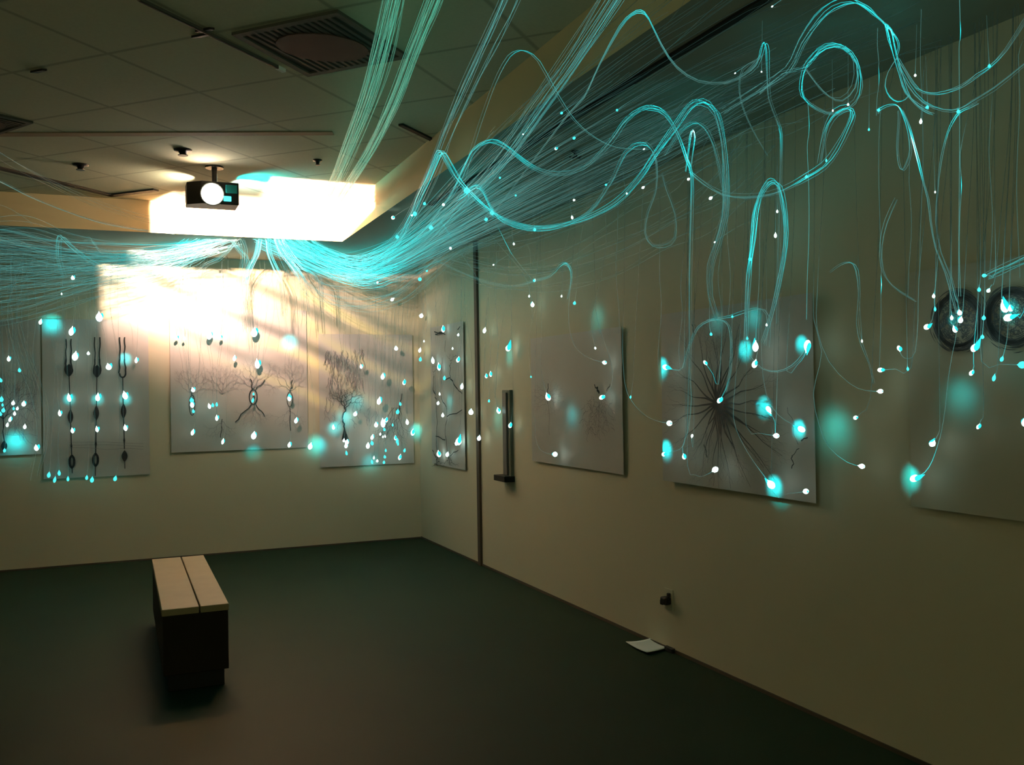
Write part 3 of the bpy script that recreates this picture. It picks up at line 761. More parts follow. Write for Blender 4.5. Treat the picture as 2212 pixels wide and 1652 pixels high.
# --- waves along the right soffit
bundle('cyan fibre wave with the sharp first peak beside the bright soffit', [(640, 518, .985, .9), (740, 588, .94, .9), (840, 545, .92, .9), (888, 470, .92, .9), (905, 430, .92, 1.0), (926, 385, .92, 1.2), (946, 338, .92, 1.9), (953, 331, .92, 2.2), (962, 338, .92, 1.5), (984, 378, .92, .9), (1008, 408, .92, 2.2), (1062, 458, .92, 1.5), (1110, 482, .92, .9), (1170, 492, .92, .8), (1250, 478, .92, .7), (1330, 440, .92, .75), (1382, 385, .92, .7), (1412, 340, .92, 1.6), (1460, 275, .92, .7), (1490, 232, .92, .8), (1517, 220, .92, 1.4), (1548, 245, .92, .7), (1565, 320, .92, .5), (1569, 400, .92, .55), (1566, 470, .93, .4), (1550, 530, .94, .3), (1536, 575, .95, .25), (1534, 640, .95, .2), (1555, 700, .95, .15)], 8, g=.8, spread=.014, r=.0012)
bundle('cyan fibre wave with the broad second peak, dropping to the star drawing', [(650, 518, .985, .9), (760, 592, .93, .9), (880, 530, .92, .8), (960, 440, .92, .5), (1002, 360, .92, 1.2), (1020, 325, .92, .9), (1048, 306, .92, 1.2), (1072, 306, .92, 1.1), (1100, 322, .92, .9), (1132, 348, .92, 1.3), (1165, 367, .92, .5), (1205, 375, .92, .45), (1260, 362, .92, .4), (1315, 308, .92, .5), (1348, 262, .92, .7), (1380, 237, .92, 1.0), (1408, 232, .92, 1.5), (1436, 246, .92, .9), (1462, 290, .92, .6), (1483, 345, .92, 2.4), (1492, 378, .92, 1.2), (1492, 450, .93, .4), (1489, 600, .95, .28), (1489, 720, .96, .2), (1486, 850, .97, .18), (1484, 930, .97, .12)], 6, g=.7, spread=.011, r=.0012)
bundle('short cyan hook rising from the knot then sagging in a long shallow arc', [(985, 430, .92, .6), (1003, 420, .92, 1.6), (1016, 408, .92, 2.0), (1030, 401, .92, 2.2), (1042, 411, .92, 1.2), (1062, 450, .92, 1.6), (1090, 478, .92, 1.3), (1140, 494, .92, 1.2), (1200, 490, .92, .9), (1270, 458, .92, .6), (1318, 395, .92, .4), (1352, 328, .92, .6), (1385, 309, .92, 1.4), (1406, 320, .92, .6), (1418, 352, .92, .3), (1417, 410, .93, .22), (1400, 455, .94, .2), (1393, 500, .95, .25), (1408, 528, .95, .28), (1436, 530, .95, .25), (1458, 512, .95, .22), (1458, 460, .95, .2), (1440, 410, .95, .18), (1430, 375, .94, .15)], 5, g=.8, spread=.012, r=.0012)
bundle('slim fibre loop arching high over the tan soffit face, left peak', [(930, 545, .93, .25), (985, 440, .92, .25), (1020, 320, .9, .25), (1060, 200, .89, .3), (1088, 138, .88, .45), (1110, 113, .88, .75), (1135, 110, .88, .9), (1163, 132, .88, .5), (1198, 195, .88, .4), (1240, 258, .89, .4), (1285, 296, .9, .35), (1335, 318, .92, .3), (1400, 322, .93, .25)], 2, g=.4, spread=.006, r=.0014)
bundle('slim fibre loop arching highest over the soffit, top centre peak', [(1060, 470, .92, .2), (1150, 350, .9, .25), (1230, 245, .88, .3), (1262, 210, .88, .35), (1295, 140, .88, .4), (1338, 62, .88, .6), (1365, 33, .88, 1.0), (1384, 26, .88, 1.6), (1402, 40, .88, .8), (1430, 98, .88, .45), (1462, 146, .89, .35), (1510, 176, .9, .25), (1565, 180, .91, .22), (1610, 160, .92, .3), (1645, 120, .93, .3)], 3, g=.4, spread=.006, r=.0014)
bundle('cyan arch right of the twin bright ends, falling steeply', [(1438, 335, .93, .5), (1468, 288, .93, .8), (1497, 266, .93, 1.1), (1522, 274, .93, .9), (1545, 318, .93, .6), (1560, 385, .93, .5), (1566, 440, .94, .4), (1556, 490, .95, .3), (1540, 540, .95, .25)], 4, g=.6, spread=.009, r=.0012)
bundle('short bright fold of fibres under the steep cyan arch', [(1482, 372, .93, .5), (1488, 330, .93, .8), (1493, 295, .93, 2.2), (1498, 282, .93, 2.8), (1502, 298, .93, 2.2), (1498, 330, .93, .6), (1494, 360, .93, .3)], 4, g=1, spread=.006, r=.0014)
bundle('blue fibre arch standing above the star drawing', [(1612, 760, .95, .3), (1614, 680, .95, .35), (1618, 600, .94, .5), (1622, 560, .94, 1.6), (1628, 510, .93, 1.9), (1632, 466, .93, 1.9), (1642, 424, .93, .7), (1656, 399, .93, .8), (1670, 392, .93, 1.0), (1684, 402, .93, .8), (1694, 440, .93, .8), (1699, 500, .94, .8), (1694, 560, .94, .6), (1683, 615, .95, .4), (1668, 680, .95, .28), (1650, 740, .96, .25)], 8, g=.7, spread=.014, r=.0012)
bundle('sharp narrow fibre peak near the upper right soffit', [(1560, 182, .93, .3), (1605, 166, .93, .3), (1634, 142, .93, .5), (1646, 108, .93, 1.1), (1652, 92, .93, 1.9), (1657, 108, .93, 1.1), (1658, 160, .93, .5), (1662, 215, .94, .3), (1678, 260, .94, .3), (1687, 290, .95, 1.4), (1687, 350, .95, .3), (1684, 480, .96, .25), (1680, 600, .96, .25), (1678, 700, .97, .2)], 3, g=.5, spread=.006, r=.0013)
bundle('faint fibre bow left of the sharp narrow peak', [(1630, 130, .93, .3), (1603, 148, .93, .3), (1596, 185, .93, .4), (1603, 230, .94, .35), (1625, 280, .95, .3), (1645, 315, .96, .25), (1657, 335, .96, .2)], 2, g=.3, spread=.005, r=.0013)
bundle('large coiled fibre ring hanging at upper right', [(1640, 205, .93, .3), (1690, 160, .93, .3), (1738, 150, .92, .5), (1770, 112, .92, .9), (1806, 100, .92, 1.1), (1840, 116, .92, .9), (1857, 150, .92, .9), (1861, 188, .92, .9), (1848, 222, .92, .3), (1808, 250, .92, .3), (1764, 236, .92, .4), (1737, 212, .92, 1.2), (1731, 180, .92, 1.2), (1745, 140, .92, .8), (1782, 108, .92, .9), (1822, 106, .92, .8), (1850, 140, .92, .5), (1846, 190, .92, .3), (1820, 218, .92, .25), (1790, 210, .92, .25), (1762, 180, .92, .25), (1740, 150, .92, .25)], 4, g=.6, spread=.013, r=.0013)
bundle('fibre arch from the coiled ring down to a lit elbow at right', [(1490, 370, .93, .8), (1520, 395, .93, .35), (1560, 418, .94, .32), (1610, 425, .94, .32), (1665, 418, .94, .32), (1710, 400, .94, .45), (1742, 382, .94, 1.8), (1780, 358, .93, .8), (1808, 322, .93, .6), (1832, 275, .93, .7), (1842, 244, .93, 1.3), (1832, 232, .93, 1.6), (1806, 242, .93, 1.2), (1788, 268, .93, .7), (1777, 305, .94, .4), (1770, 352, .95, .25)], 6, g=.6, spread=.011, r=.0012)
bundle('blue fibre strand bridging the top right edge to the bright knot', [(1560, 240, .94, .3), (1640, 190, .94, .4), (1700, 150, .94, .4), (1730, 90, .93, .5), (1765, 40, .92, .7), (1800, 10, .92, .9), (1840, 0, .92, 1.2), (1868, 14, .92, 1.3), (1884, 26, .92, 1.1), (1903, 42, .92, .6), (1918, 60, .92, 2.6), (1925, 90, .92, 1.6), (1936, 128, .92, .8), (1947, 170, .92, .7), (1962, 205, .92, .6), (1990, 232, .92, .5), (2010, 240, .92, .5)], 6, g=.6, spread=.012, r=.0012)
bundle('wide shallow fibre sag at top right ending beyond the frame', [(1938, 125, .92, .7), (1960, 158, .92, .6), (1980, 190, .92, 1.0), (2010, 200, .92, .9), (2040, 198, .92, 1.1), (2078, 184, .92, .6), (2112, 160, .92, .8), (2137, 143, .92, 1.4), (2172, 108, .92, .4), (2215, 40, .92, .3), (2260, -30, .92, .3)], 4, g=.6, spread=.009, r=.0012)
bundle('lower fibre sag at top right, running off to the right', [(1942, 140, .92, .6), (1965, 185, .92, .6), (1996, 222, .92, .8), (2040, 238, .92, .5), (2075, 236, .92, .8), (2105, 220, .92, .4), (2150, 192, .92, .35), (2215, 140, .92, .3), (2260, 100, .92, .3)], 4, g=.45, spread=.011, r=.0012)
bundle('small round fibre loop under the bright knot at right', [(1936, 124, .92, .4), (1917, 155, .92, .4), (1911, 185, .92, .6), (1921, 208, .92, 1.3), (1938, 219, .92, 1.2), (1954, 214, .92, .6), (1963, 203, .92, .4)], 2, g=.6, spread=.004, r=.0014)
bundle('short bright curl beside the knot at upper right', [(1922, 62, .92, 1.2), (1932, 76, .92, 2.6), (1940, 90, .92, 1.6), (1942, 105, .92, 1.0), (1937, 120, .92, .6)], 2, g=1., spread=.004, r=.0014)
bundle('cyan hook with a narrow hanging loop below it at right', [(1896, 238, .93, 1.6), (1912, 230, .93, 1.0), (1930, 226, .93, 1.0), (1942, 231, .93, 2.6), (1953, 252, .93, 1.2), (1962, 285, .93, .7), (1966, 325, .94, .4), (1960, 352, .94, .35), (1950, 368, .94, .4), (1942, 355, .94, .4), (1938, 318, .94, .35), (1942, 265, .93, .3), (1942, 240, .93, .3)], 3, g=.6, spread=.006, r=.0013)
bundle('fibre strand with a bright thick stretch leading down to the left ring', [(1950, 235, .93, .4), (1965, 272, .93, .6), (1974, 306, .93, 3.0), (1984, 344, .94, 2.4), (1995, 392, .95, .4), (2006, 430, .95, .35), (2012, 480, .96, .3), (2022, 535, .96, .3), (2045, 590, .96, .3), (2058, 640, .96, .3), (2068, 678, .97, .3)], 3, g=.5, spread=.005, r=.0013)
bundle('fibre strand from the cyan knot beside the straight vertical fibre', [(2110, 222, .93, .35), (2090, 232, .93, .6), (2070, 241, .93, 2.2), (2056, 262, .93, 1.4), (2044, 288, .93, 1.0), (2036, 320, .94, .5), (2028, 360, .95, .4), (2021, 420, .95, .3), (2018, 480, .96, .25), (2030, 545, .96, .25), (2052, 600, .96, .3), (2064, 650, .97, .3)], 4, g=.5, spread=.008, r=.0012)
bundle('faint loop above the wall joint, long lower swag to the right wall', [(900, 540, .93, .4), (980, 580, .93, .3), (1050, 608, .95, .3), (1110, 618, .96, .25), (1155, 606, .96, .5), (1190, 596, .96, .4), (1210, 575, .96, .7), (1224, 569, .96, 1.6), (1235, 586, .96, .7), (1234, 615, .96, .4), (1226, 645, .97, .25)], 4, g=.4, spread=.008)
bundle('twin cyan arches over the top left of the star drawing', [(1476, 795, .955, .35), (1490, 745, .955, .35), (1508, 708, .955, .45), (1530, 693, .955, .6), (1555, 690, .955, .5), (1574, 702, .955, .45), (1580, 740, .955, .4), (1578, 800, .955, .35), (1568, 845, .955, .4)], 3, g=.4, spread=.005)
bundle('faint link from the arch to the lit knot on the star drawing', [(1530, 694, .955, .5), (1560, 688, .955, .4), (1582, 684, .955, .9), (1620, 672, .955, .4), (1650, 670, .955, .35), (1662, 700, .955, .3), (1660, 750, .955, .3)], 3, g=.35, spread=.008)
bundle('twisted pair of fibres sweeping up to the star sheet edge', [(1620, 770, .955, .3), (1645, 795, .955, .3), (1680, 803, .955, .4), (1712, 790, .955, .4), (1735, 765, .955, .5), (1743, 748, .955, .8)], 4, g=.4, spread=.008)
bundle('faint web of fibres sagging across the middle right wall', [(960, 560, .93, .2), (1080, 590, .95, .16), (1200, 585, .96, .15), (1320, 545, .96, .15), (1440, 480, .96, .15), (1540, 430, .96, .12), (1640, 330, .96, .1)], 12, g=.16, spread=.10, loose=.2)
bundle('faint web of fibres close under the right soffit', [(940, 520, .93, .25), (1080, 510, .94, .2), (1200, 470, .95, .18), (1330, 410, .95, .18), (1460, 330, .95, .16), (1600, 240, .95, .14), (1760, 150, .95, .12)], 16, g=.16, spread=.12, loose=.2)
bundle('cyan rope leaving the right frame edge above the rings', [(2260, 535, .96, .5), (2212, 560, .96, .6), (2180, 574, .96, .7), (2152, 587, .96, .6), (2130, 598, .96, .5)], 7, g=.6, spread=.010)
bundle('faint hooked fibres between the star sheet and the rings', [(1795, 590, .96, .12), (1815, 574, .96, .25), (1838, 568, .96, .6), (1852, 586, .96, .5), (1857, 640, .96, .2), (1853, 700, .96, .2), (1862, 745, .96, .3), (1878, 785, .96, .2), (1890, 830, .96, .15)], 3, g=.2, spread=.006)
bundle('faint bowed fibres left of the rings', [(1935, 430, .95, .15), (1913, 480, .95, .3), (1903, 530, .96, .35), (1905, 580, .96, .2), (1925, 615, .96, .2), (1960, 640, .96, .2), (1978, 650, .96, .2)], 3, g=.25, spread=.006)

# --- straight verticals
def vert(label, x, y0, y1, g=.3, k=.95, drift=3, hot=None, n=1, r=.0012):
    for j in range(n):
        pts = [(x+j*6, y0, k, g)]
        for i in range(1, 6):
            y = y0+(y1-y0)*i/5; gg = g
            pts.append((x+j*6+drift*math.sin(i*1.3+x), y, k, gg))
        if hot: pts = [p for p in pts if abs(p[1]-hot[0]) > 25]+[(x+2+j*6, hot[0]-22, k, g), (x+3+j*6, hot[0], k, hot[1]), (x+2+j*6, hot[0]+22, k, g)]; pts.sort(key=lambda p: p[1])
        fibre(label, pts, k, g, r)
vert('straight vertical fibre crossing the whole right side, brightest of them', 2072, -30, 640, .45, .93, 1, (66, 2.4))
vert('vertical fibre with a lit stretch just above the left ring', 2074, 330, 640, .4, .95, 2, (400, 2.6))
vert('vertical fibre meeting the right edge of the star sheet', 1745, 225, 690, .55, .95, 3, (270, 1.4))
vert('vertical fibre with a short lit stretch left of the rings', 1901, 250, 800, .22, .96, 3, (615, 3.2))
vert('faint vertical fibre left of the bright curl at upper right', 1896, 60, 250, .3, .94, 3, (165, 1.6))
for x, y0, y1, lb in ((1990, 20, 600, 'first faint vertical right of the cyan hook'), (1965, 330, 640, 'faint vertical below the narrow hanging loop'), (1574, 430, 680, 'faint vertical right of the steep cyan arch'), (1334, 470, 720, 'faint vertical above the edge of the pale sheet'), (2140, 260, 600, 'faint vertical right of the straight bright fibre'), (2200, 120, 600, 'faint vertical at the right frame edge'), (1555, 560, 720, 'short faint vertical above the star drawing'), (1470, 620, 800, 'short faint vertical at the star sheet left side'), (1425, 560, 790, 'faint vertical over the left edge of the star sheet'), (920, 560, 720, 'faint vertical just left of the room corner'), (1072, 560, 860, 'faint vertical right of the dark wall joint'), (600, 600, 760, 'faint vertical in the lit wall centre'), (160, 590, 700, 'faint vertical over the bead drawing'), (75, 620, 800, 'faint vertical at far left')):
    vert('thin '+lb, x, y0, y1, .18, .95, 4)
# slanting strands
fibre('slanting fibre from the bright knot down to the hooked fibre', [(960, 345, .92, .5), (985, 385, .92, .5), (1030, 430, .92, .4), (1068, 478, .94, .5), (1098, 535, .95, 2.6), (1110, 555, .95, .5), (1150, 605, .96, .3)], .93, .4)
fibre('slanting fibre starting beside the thick swag', [(952, 478, .92, .6), (962, 492, .92, 1.6), (985, 530, .93, .3), (1015, 575, .94, .3), (1045, 615, .95, .25), (1090, 625, .96, .2)], .93, .3)
fibre('slanting fibre under the cyan knot toward the wall joint', [(1006, 430, .92, .4), (1040, 478, .93, .3), (1075, 525, .94, .25), (1130, 590, .95, .2), (1146, 640, .96, .3), (1150, 690, .96, .2)], .93, .3)
# --- star shaped fibre knots where strands are tied
def knot(px, py, k, r, label):
    c = inside(px, py, k); D = hit(px, py); rr = r*D/F
    V, Fc = lathe([(.1*rr, -rr*.8), (.75*rr, -.4*rr), (.9*rr, .1*rr), (.5*rr, .7*rr), (.05*rr, rr)], c, (0, 0, 1), 10)
    o = mesh_obj('tie_knot', V, Fc, M['tipc'], smooth=True); tag(o, label, 'tie knot', 'lit tie knots on the fibres')
    for i in range(6):
        a = i*1.05+R_(); d = Vector((math.cos(a)*.7, math.cos(a)*.2, math.sin(a)))
        V, Q, A = tube([c, c+d*rr*1.2, c+d*rr*2.4], [1.2, .9, .4], rr*.10)
        s = mesh_obj('loose_end', V, Q, M['fibre']); at = s.data.attributes.new('glow', 'FLOAT', 'POINT'); at.data.foreach_set('value', A); s.parent = o
knot(1008, 412, .915, 7, 'brightest tie knot, where two cyan waves cross'); knot(1063, 460, .915, 5, 'tie knot right of and below the brightest one'); knot(1050, 474, .915, 4, 'small faint tie knot under the second one')
knot(896, 462, .915, 5, 'tie knot low on the sharp first peak'); knot(858, 512, .915, 4, 'tie knot at the left end of the first peak'); knot(931, 492, .915, 5, 'tie knot in the middle of the thick swag fan')
knot(917, 440, .915, 3.5, 'small tie knot halfway up the sharp first peak'); knot(1918, 60, .915, 3.5, 'tie knot at upper right where strands part'); knot(2070, 241, .925, 4, 'tie knot touching the straight vertical fibre')
knot(1898, 238, .925, 3.5, 'tie knot at the left end of the cyan hook'); knot(1742, 382, .935, 3.5, 'tie knot below the coiled ring'); knot(1154, 606, .955, 3, 'tie knot on the low hooked fibre'); knot(1582, 684, .95, 2.6, 'tie knot over the star drawing'); knot(2002, 232, .915, 3, 'tie knot in the lower sag at top right')

# --- fibres with explicit routes that end in a lit tip
E = [
 ('big glowing end at lower right on a long curving fibre', [(2068, 700, .96), (2058, 760, .96), (2048, 820, .96), (2042, 880, .96), (2034, 930, .96), (2026, 960, .96, .5), (2014, 995, .96, 1.2), (1998, 1020, .96, 1.8), (1975, 1033, .96, 2.2)], (10, 'w')),
 ('oval glowing end just above the big lower right one', [(2030, 900, .96, .15), (2028, 935, .96), (2014, 958, .965, .6)], (8, 'w')),
 ('glowing end right of the star sheet at the bottom of a long arc', [(1758, 690, .96), (1775, 760, .96), (1757, 850, .96), (1770, 920, .96), (1790, 965, .96), (1830, 998, .96, .9), (1862, 1007, .965, .6)], (6, 'w')),
 ('upper glowing end on the middle far right wall with cyan side', [(1968, 795, .96, .15), (1935, 797, .965, .4), (1902, 799, .965, .8)], (6.5, 'w')),
 ('lower glowing end just below its twin on the far right wall', [(1765, 640, .96), (1765, 710, .96), (1790, 780, .96), (1835, 828, .96), (1870, 843, .96), (1902, 845, .965, .8)], (5.5, 'w')),
 ('glowing end with a U shaped tail left of the rings', [(1985, 600, .96), (1983, 690, .96, .3), (1977, 760, .96), (1962, 775, .96), (1948, 768, .96), (1942, 752, .965, .8)], (6.5, 'w')),
 ('white tip left of the first ring', [(2020, 640, .96, .2), (2014, 690, .96, .3), (2002, 706, .965, .5)], (7.5, 'w')),
 ('small tip low at right of the star sheet', [(1880, 860, .96, .1), (1862, 890, .96, .15), (1848, 902, .965, .3)], (5, 'w')),
 ('glowing end in the centre of the star drawing', [(1580, 740, .95), (1578, 800, .95), (1568, 840, .955, .8), (1554, 865, .955, 1.4)], (7, 'w')),
 ('white drop left of the star drawing centre', [(1560, 700, .95, .2), (1552, 830, .955, .5), (1540, 808, .955, .9), (1523, 783, .955, 1.2)], (5, 'w')),
 ('large glowing end at the upper right of the star sheet', [(1642, 470, .95, .25), (1640, 600, .95), (1634, 700, .955, .4), (1632, 750, .955, 1.2)], (8, 'w')),
 ('small glowing end just under the upper right one on the star sheet', [(1640, 700, .95, .2), (1636, 760, .955, .3), (1630, 787, .955, .6)], (6.5, 'w')),
 ('teardrop glowing end at the right edge of the star sheet', [(1700, 802, .955, .3), (1722, 788, .955, .5), (1738, 768, .955, 1.0), (1744, 745, .955, 2.0)], (9, 'w')),
 ('large glowing end at the left edge of the star sheet, upper', [(1478, 720, .955, .2), (1478, 780, .955, .3), (1466, 800, .955, .6), (1438, 793, .955, 1.4)], (8, 'w')),
 ('big glowing end at the bottom right of the star sheet', [(1600, 700, .955, .1), (1588, 830, .955, .2), (1584, 900, .955), (1600, 950, .955), (1630, 1000, .955), (1666, 1047, .955, 1.5)], (8.5, 'w')),
 ('large glowing end at the star sheet right side, middle', [(1645, 770, .955, .2), (1655, 850, .955), (1680, 895, .955), (1710, 915, .955, .4), (1731, 927, .955, 1.6)], (9, 'w')),
 ('glowing drop with an upper tail, right part of the star drawing', [(1675, 935, .955, .7), (1674, 912, .955, .8), (1668, 898, .955, 1.0), (1660, 884, .955, 1.6)], (7.5, 'w')),
 ('white end below the glowing drop on the star drawing', [(1612, 920, .955, .15), (1640, 935, .955, .25), (1677, 941, .955, .8)], (6.5, 'w')),
 ('white end at the left edge of the star sheet, middle', [(1345, 760, .97, .35), (1350, 830, .97, .3), (1362, 862, .97, .5), (1385, 890, .97, .2), (1415, 908, .96, .15), (1446, 914, .955, .7)], (6.5, 'w')),
 ('glowing end in a cyan patch at the star sheet lower left', [(1480, 900, .955, .2), (1478, 960, .955, .3), (1455, 975, .955, .4), (1434, 981, .955, .8)], (6, 'w')),
 ('slender glowing drop right of the lower left patch', [(1490, 800, .955, .3), (1494, 860, .955, .4), (1486, 930, .955, .4), (1474, 965, .955, .6), (1478, 987, .955, 1.4)], (6, 'w')),
 ('white end at the bottom centre of the star sheet', [(1485, 1005, .955, .3), (1500, 1025, .955, .25), (1520, 1028, .955, .2), (1545, 1014, .955, .7)], (7, 'w')),
 ('white end at the bottom right corner of the star sheet', [(1668, 1060, .955, .1), (1700, 1066, .955, .15), (1741, 1061, .955, .6)], (6.5, 'w')),
 ('small pale crescent left of the star drawing rays', [(1498, 960, .955, .2), (1494, 950, .955, .5), (1495, 941, .955, .8)], (3.5, 'w')),
 ('thin cyan end above the star drawing centre', [(1532, 694, .95, .3), (1535, 715, .955, .6), (1536, 722, .955, .8)], (3.5, 'c')),
 ('white end over the right edge of the pale sheet', [(1232, 620, .96, .3), (1228, 690, .97, .3), (1240, 745, .97, .25), (1270, 772, .97, .2), (1306, 783, .97, .6)], (6, 'w')),
 ('white end at the upper left cell of the pale sheet', [(1170, 700, .97, .1), (1168, 780, .97, .15), (1175, 830, .97, .2), (1184, 858, .97, .5)], (7, 'w')),
 ('white end at the upper right cell of the pale sheet', [(1290, 690, .97, .15), (1322, 790, .97, .2), (1318, 840, .97, .25), (1300, 858, .97, .6)], (7, 'w')),
 ('white end near the bottom of the pale sheet', [(1155, 900, .97, .1), (1160, 960, .97, .2), (1178, 978, .97, .25), (1199, 981, .97, .6)], (6.5, 'w')),
 ('white drop below the left ring, hanging from the ring edge', [(2103, 760, .965, 1.2), (2104, 790, .965, .8), (2098, 806, .965, 1.2)], (5.5, 'w')),
 ('large oval glowing end at the lower right of the left ring', [(2112, 700, .96, .3), (2110, 735, .96, .6), (2104, 752, .96, 1.6)], (10, 'w')),
 ('cyan oval end below and between the two rings', [(2155, 790, .965, .15), (2150, 805, .965, .3), (2147, 817, .965, .6)], (6, 'c')),
 ('pale drop below the right ring', [(2178, 700, .965, .2), (2172, 750, .965, .5), (2164, 776, .965, .8)], (5, 'c')),
 ('white end at the far right, below the rings', [(2125, 880, .965, .1), (2120, 905, .965, .3), (2113, 922, .965, .7)], (5.5, 'w')),
 ('cyan end at the right frame edge beneath the right ring', [(2120, 780, .965, .3), (2160, 786, .965, .25), (2208, 788, .965, .6)], (9, 'c')),
 ('white end cut by the right frame edge', [(2220, 860, .965, .1), (2216, 890, .965, .2), (2213, 913, .965, .5)], (7, 'w')),
 ('upper of the three bright ends inside the left ring', [(2056, 610, .965, .4), (2068, 650, .965, .6), (2073, 676, .965, 1.4)], (5.5, 'w')),
 ('middle and largest end inside the left ring', [(2082, 640, .965, .3), (2080, 670, .965, .6), (2075, 692, .965, 1.4)], (7, 'w')),
 ('lowest of the bright ends inside the left ring', [(2052, 680, .965, .4), (2058, 700, .965, .6), (2063, 712, .965, 1.2)], (6, 'w')),
 ('slim end at the left inside the left ring', [(2054, 660, .965, .3), (2055, 672, .965, .6), (2056, 687, .965, .8)], (4, 'w')),
 ('brightest clustered end in the middle of the right ring', [(2166, 600, .96, .4), (2164, 640, .96, .6), (2170, 664, .96, 1.4)], (10, 'w')),
 ('lower clustered end in the right ring', [(2212, 672, .96, 1.0), (2194, 680, .96, 1.0), (2178, 686, .96, 1.4)], (9, 'w')),
 ('small end above the cluster in the right ring', [(2180, 645, .96, .4), (2180, 650, .96, .6), (2183, 667, .96, 1.2)], (6, 'w')),
 ('green tinted end between the two rings, lower', [(2126, 660, .96, .3), (2124, 700, .96, .5), (2122, 728, .96, .8)], (4.5, 'c')),
 ('cyan end between the two rings, upper', [(2128, 640, .96, .2), (2127, 665, .96, .5), (2125, 687, .96, .7)], (4.5, 'c')),
 ('cyan end top left of the left ring', [(2020, 620, .96, .3), (2017, 632, .96, .8), (2017, 640, .96, 1.4)], (4, 'w')),
 ('lower cyan end left of the left ring', [(2019, 640, .96, .6), (2019, 655, .96, .8), (2020, 668, .96, .8)], (4, 'c')),
 ('cyan end above the gap between the rings, left', [(2118, 600, .96, .2), (2115, 615, .96, .5), (2115, 626, .96, .7)], (4.5, 'c')),
 ('pale end above the gap between the rings, right', [(2150, 600, .96, .2), (2142, 615, .96, .5), (2135, 628, .96, .7)], (4.5, 'w')),
 ('cyan end where the right rope ends above the rings', [(2150, 588, .96, .5), (2138, 594, .96, .5), (2126, 595, .96, .6)], (4.5, 'c')),
 ('cyan fleck under the bridging fibre left of the ring sheet', [(1960, 770, .96, .3), (1960, 785, .96, .5), (1961, 797, .96, .7)], (3.5, 'c')),
]
for lb, pts, tp in E:
    o = fibre(lb, pts, .955, .28, .0012, tp, group='lit fibre ends on the right wall' if pts[-1][0] > 1400 else 'lit fibre ends on the pale sheet')

# --- remaining lit ends, each on its own fibre rising to the soffit
def Z4(*L): return [(x*.3934, 450+y*.3934, r, c) for x, y, r, c in L]
def Z5(*L): return [(550+x*.3934, 450+y*.3934, r, c) for x, y, r, c in L]
T = {}
T['bead drawing'] = Z4((392, 678, 8, 'w'), (412, 815, 7, 'w'), (485, 797, 3.5, 'w'), (597, 872, 7, 'w'), (748, 836, 5, 'w'), (380, 1043, 7, 'w'), (537, 1040, 7, 'w'), (687, 1030, 6.5, 'w'), (328, 1127, 5, 'w'), (398, 1222, 5, 'w'), (533, 1215, 5, 'w'), (689, 1207, 5, 'w'))
T['bead drawing bottom edge'] = Z4((268, 1465, 4.8, 'c'), (300, 1492, 4.8, 'c'), (325, 1455, 4.5, 'c'), (373, 1487, 4, 'c'), (476, 1480, 4, 'c'), (505, 1492, 5, 'c'), (632, 1485, 5, 'c'))
T['wall above bead drawing'] = Z4((222, 625, 4.5, 'w'), (400, 383, 4.5, 'w'), (545, 600, 8, 'w'), (338, 470, 2.5, 'w'))
T['leftmost drawing'] = Z4((48, 828, 4.5, 'w'), (107, 890, 4, 'c'), (72, 1070, 4, 'w'), (130, 1075, 5, 'w'), (18, 1110, 5, 'c'), (55, 1160, 4.5, 'w'), (40, 1190, 4, 'w'), (95, 1100, 3, 'w'), (80, 1128, 3.2, 'w'), (136, 1200, 4, 'w'), (200, 1317, 6.5, 'w'), (8, 1050, 5, 'c'), (5, 945, 4, 'c'), (25, 1330, 4, 'c'), (75, 1100, 3, 'c'), (14, 1080, 3, 'c'), (3, 1130, 3.4, 'c'))
T['bright beam patch'] = Z4((970, 712, 4.5, 'w'), (1150, 700, 7, 'w'), (1210, 710, 4.5, 'w'), (1395, 685, 9, 'w'), (1287, 825, 4.5, 'w'), (1413, 858, 8, 'w'), (1012, 716, 3.5, 'w'))
T['wide middle drawing'] = Z4((1060, 998, 5, 'w'), (1053, 1055, 5, 'c'), (1055, 1080, 5, 'w'), (1062, 1115, 4, 'c'), (1057, 1232, 5.5, 'w'), (1150, 1088, 4, 'w'), (1168, 1082, 4.2, 'c'), (1190, 1078, 3.5, 'c'), (1190, 1153, 5, 'w'), (1223, 1282, 4.5, 'w'), (1393, 1250, 6.5, 'w'), (1392, 1020, 3, 'c'), (1388, 1055, 4, 'c')) + Z5((190, 1045, 5.5, 'w'), (190, 1030, 4, 'c'), (190, 1300, 5.5, 'w'), (227, 1167, 5.5, 'w'), (305, 1308, 6, 'w'))
T['pyramid cell drawing'] = Z5((777, 770, 4.5, 'w'), (585, 870, 4.5, 'w'), (703, 925, 6.5, 'w'), (821, 957, 5.5, 'w'), (683, 1060, 7.5, 'w'), (552, 1130, 4.8, 'w'), (800, 1075, 3.2, 'c'), (785, 1118, 4.6, 'c'), (838, 1175, 4.2, 'w'), (868, 1232, 5.5, 'w'), (433, 1203, 4.5, 'w'), (490, 1275, 4, 'w'), (506, 1285, 5, 'w'), (502, 1305, 4.5, 'w'), (505, 1345, 4, 'c'))
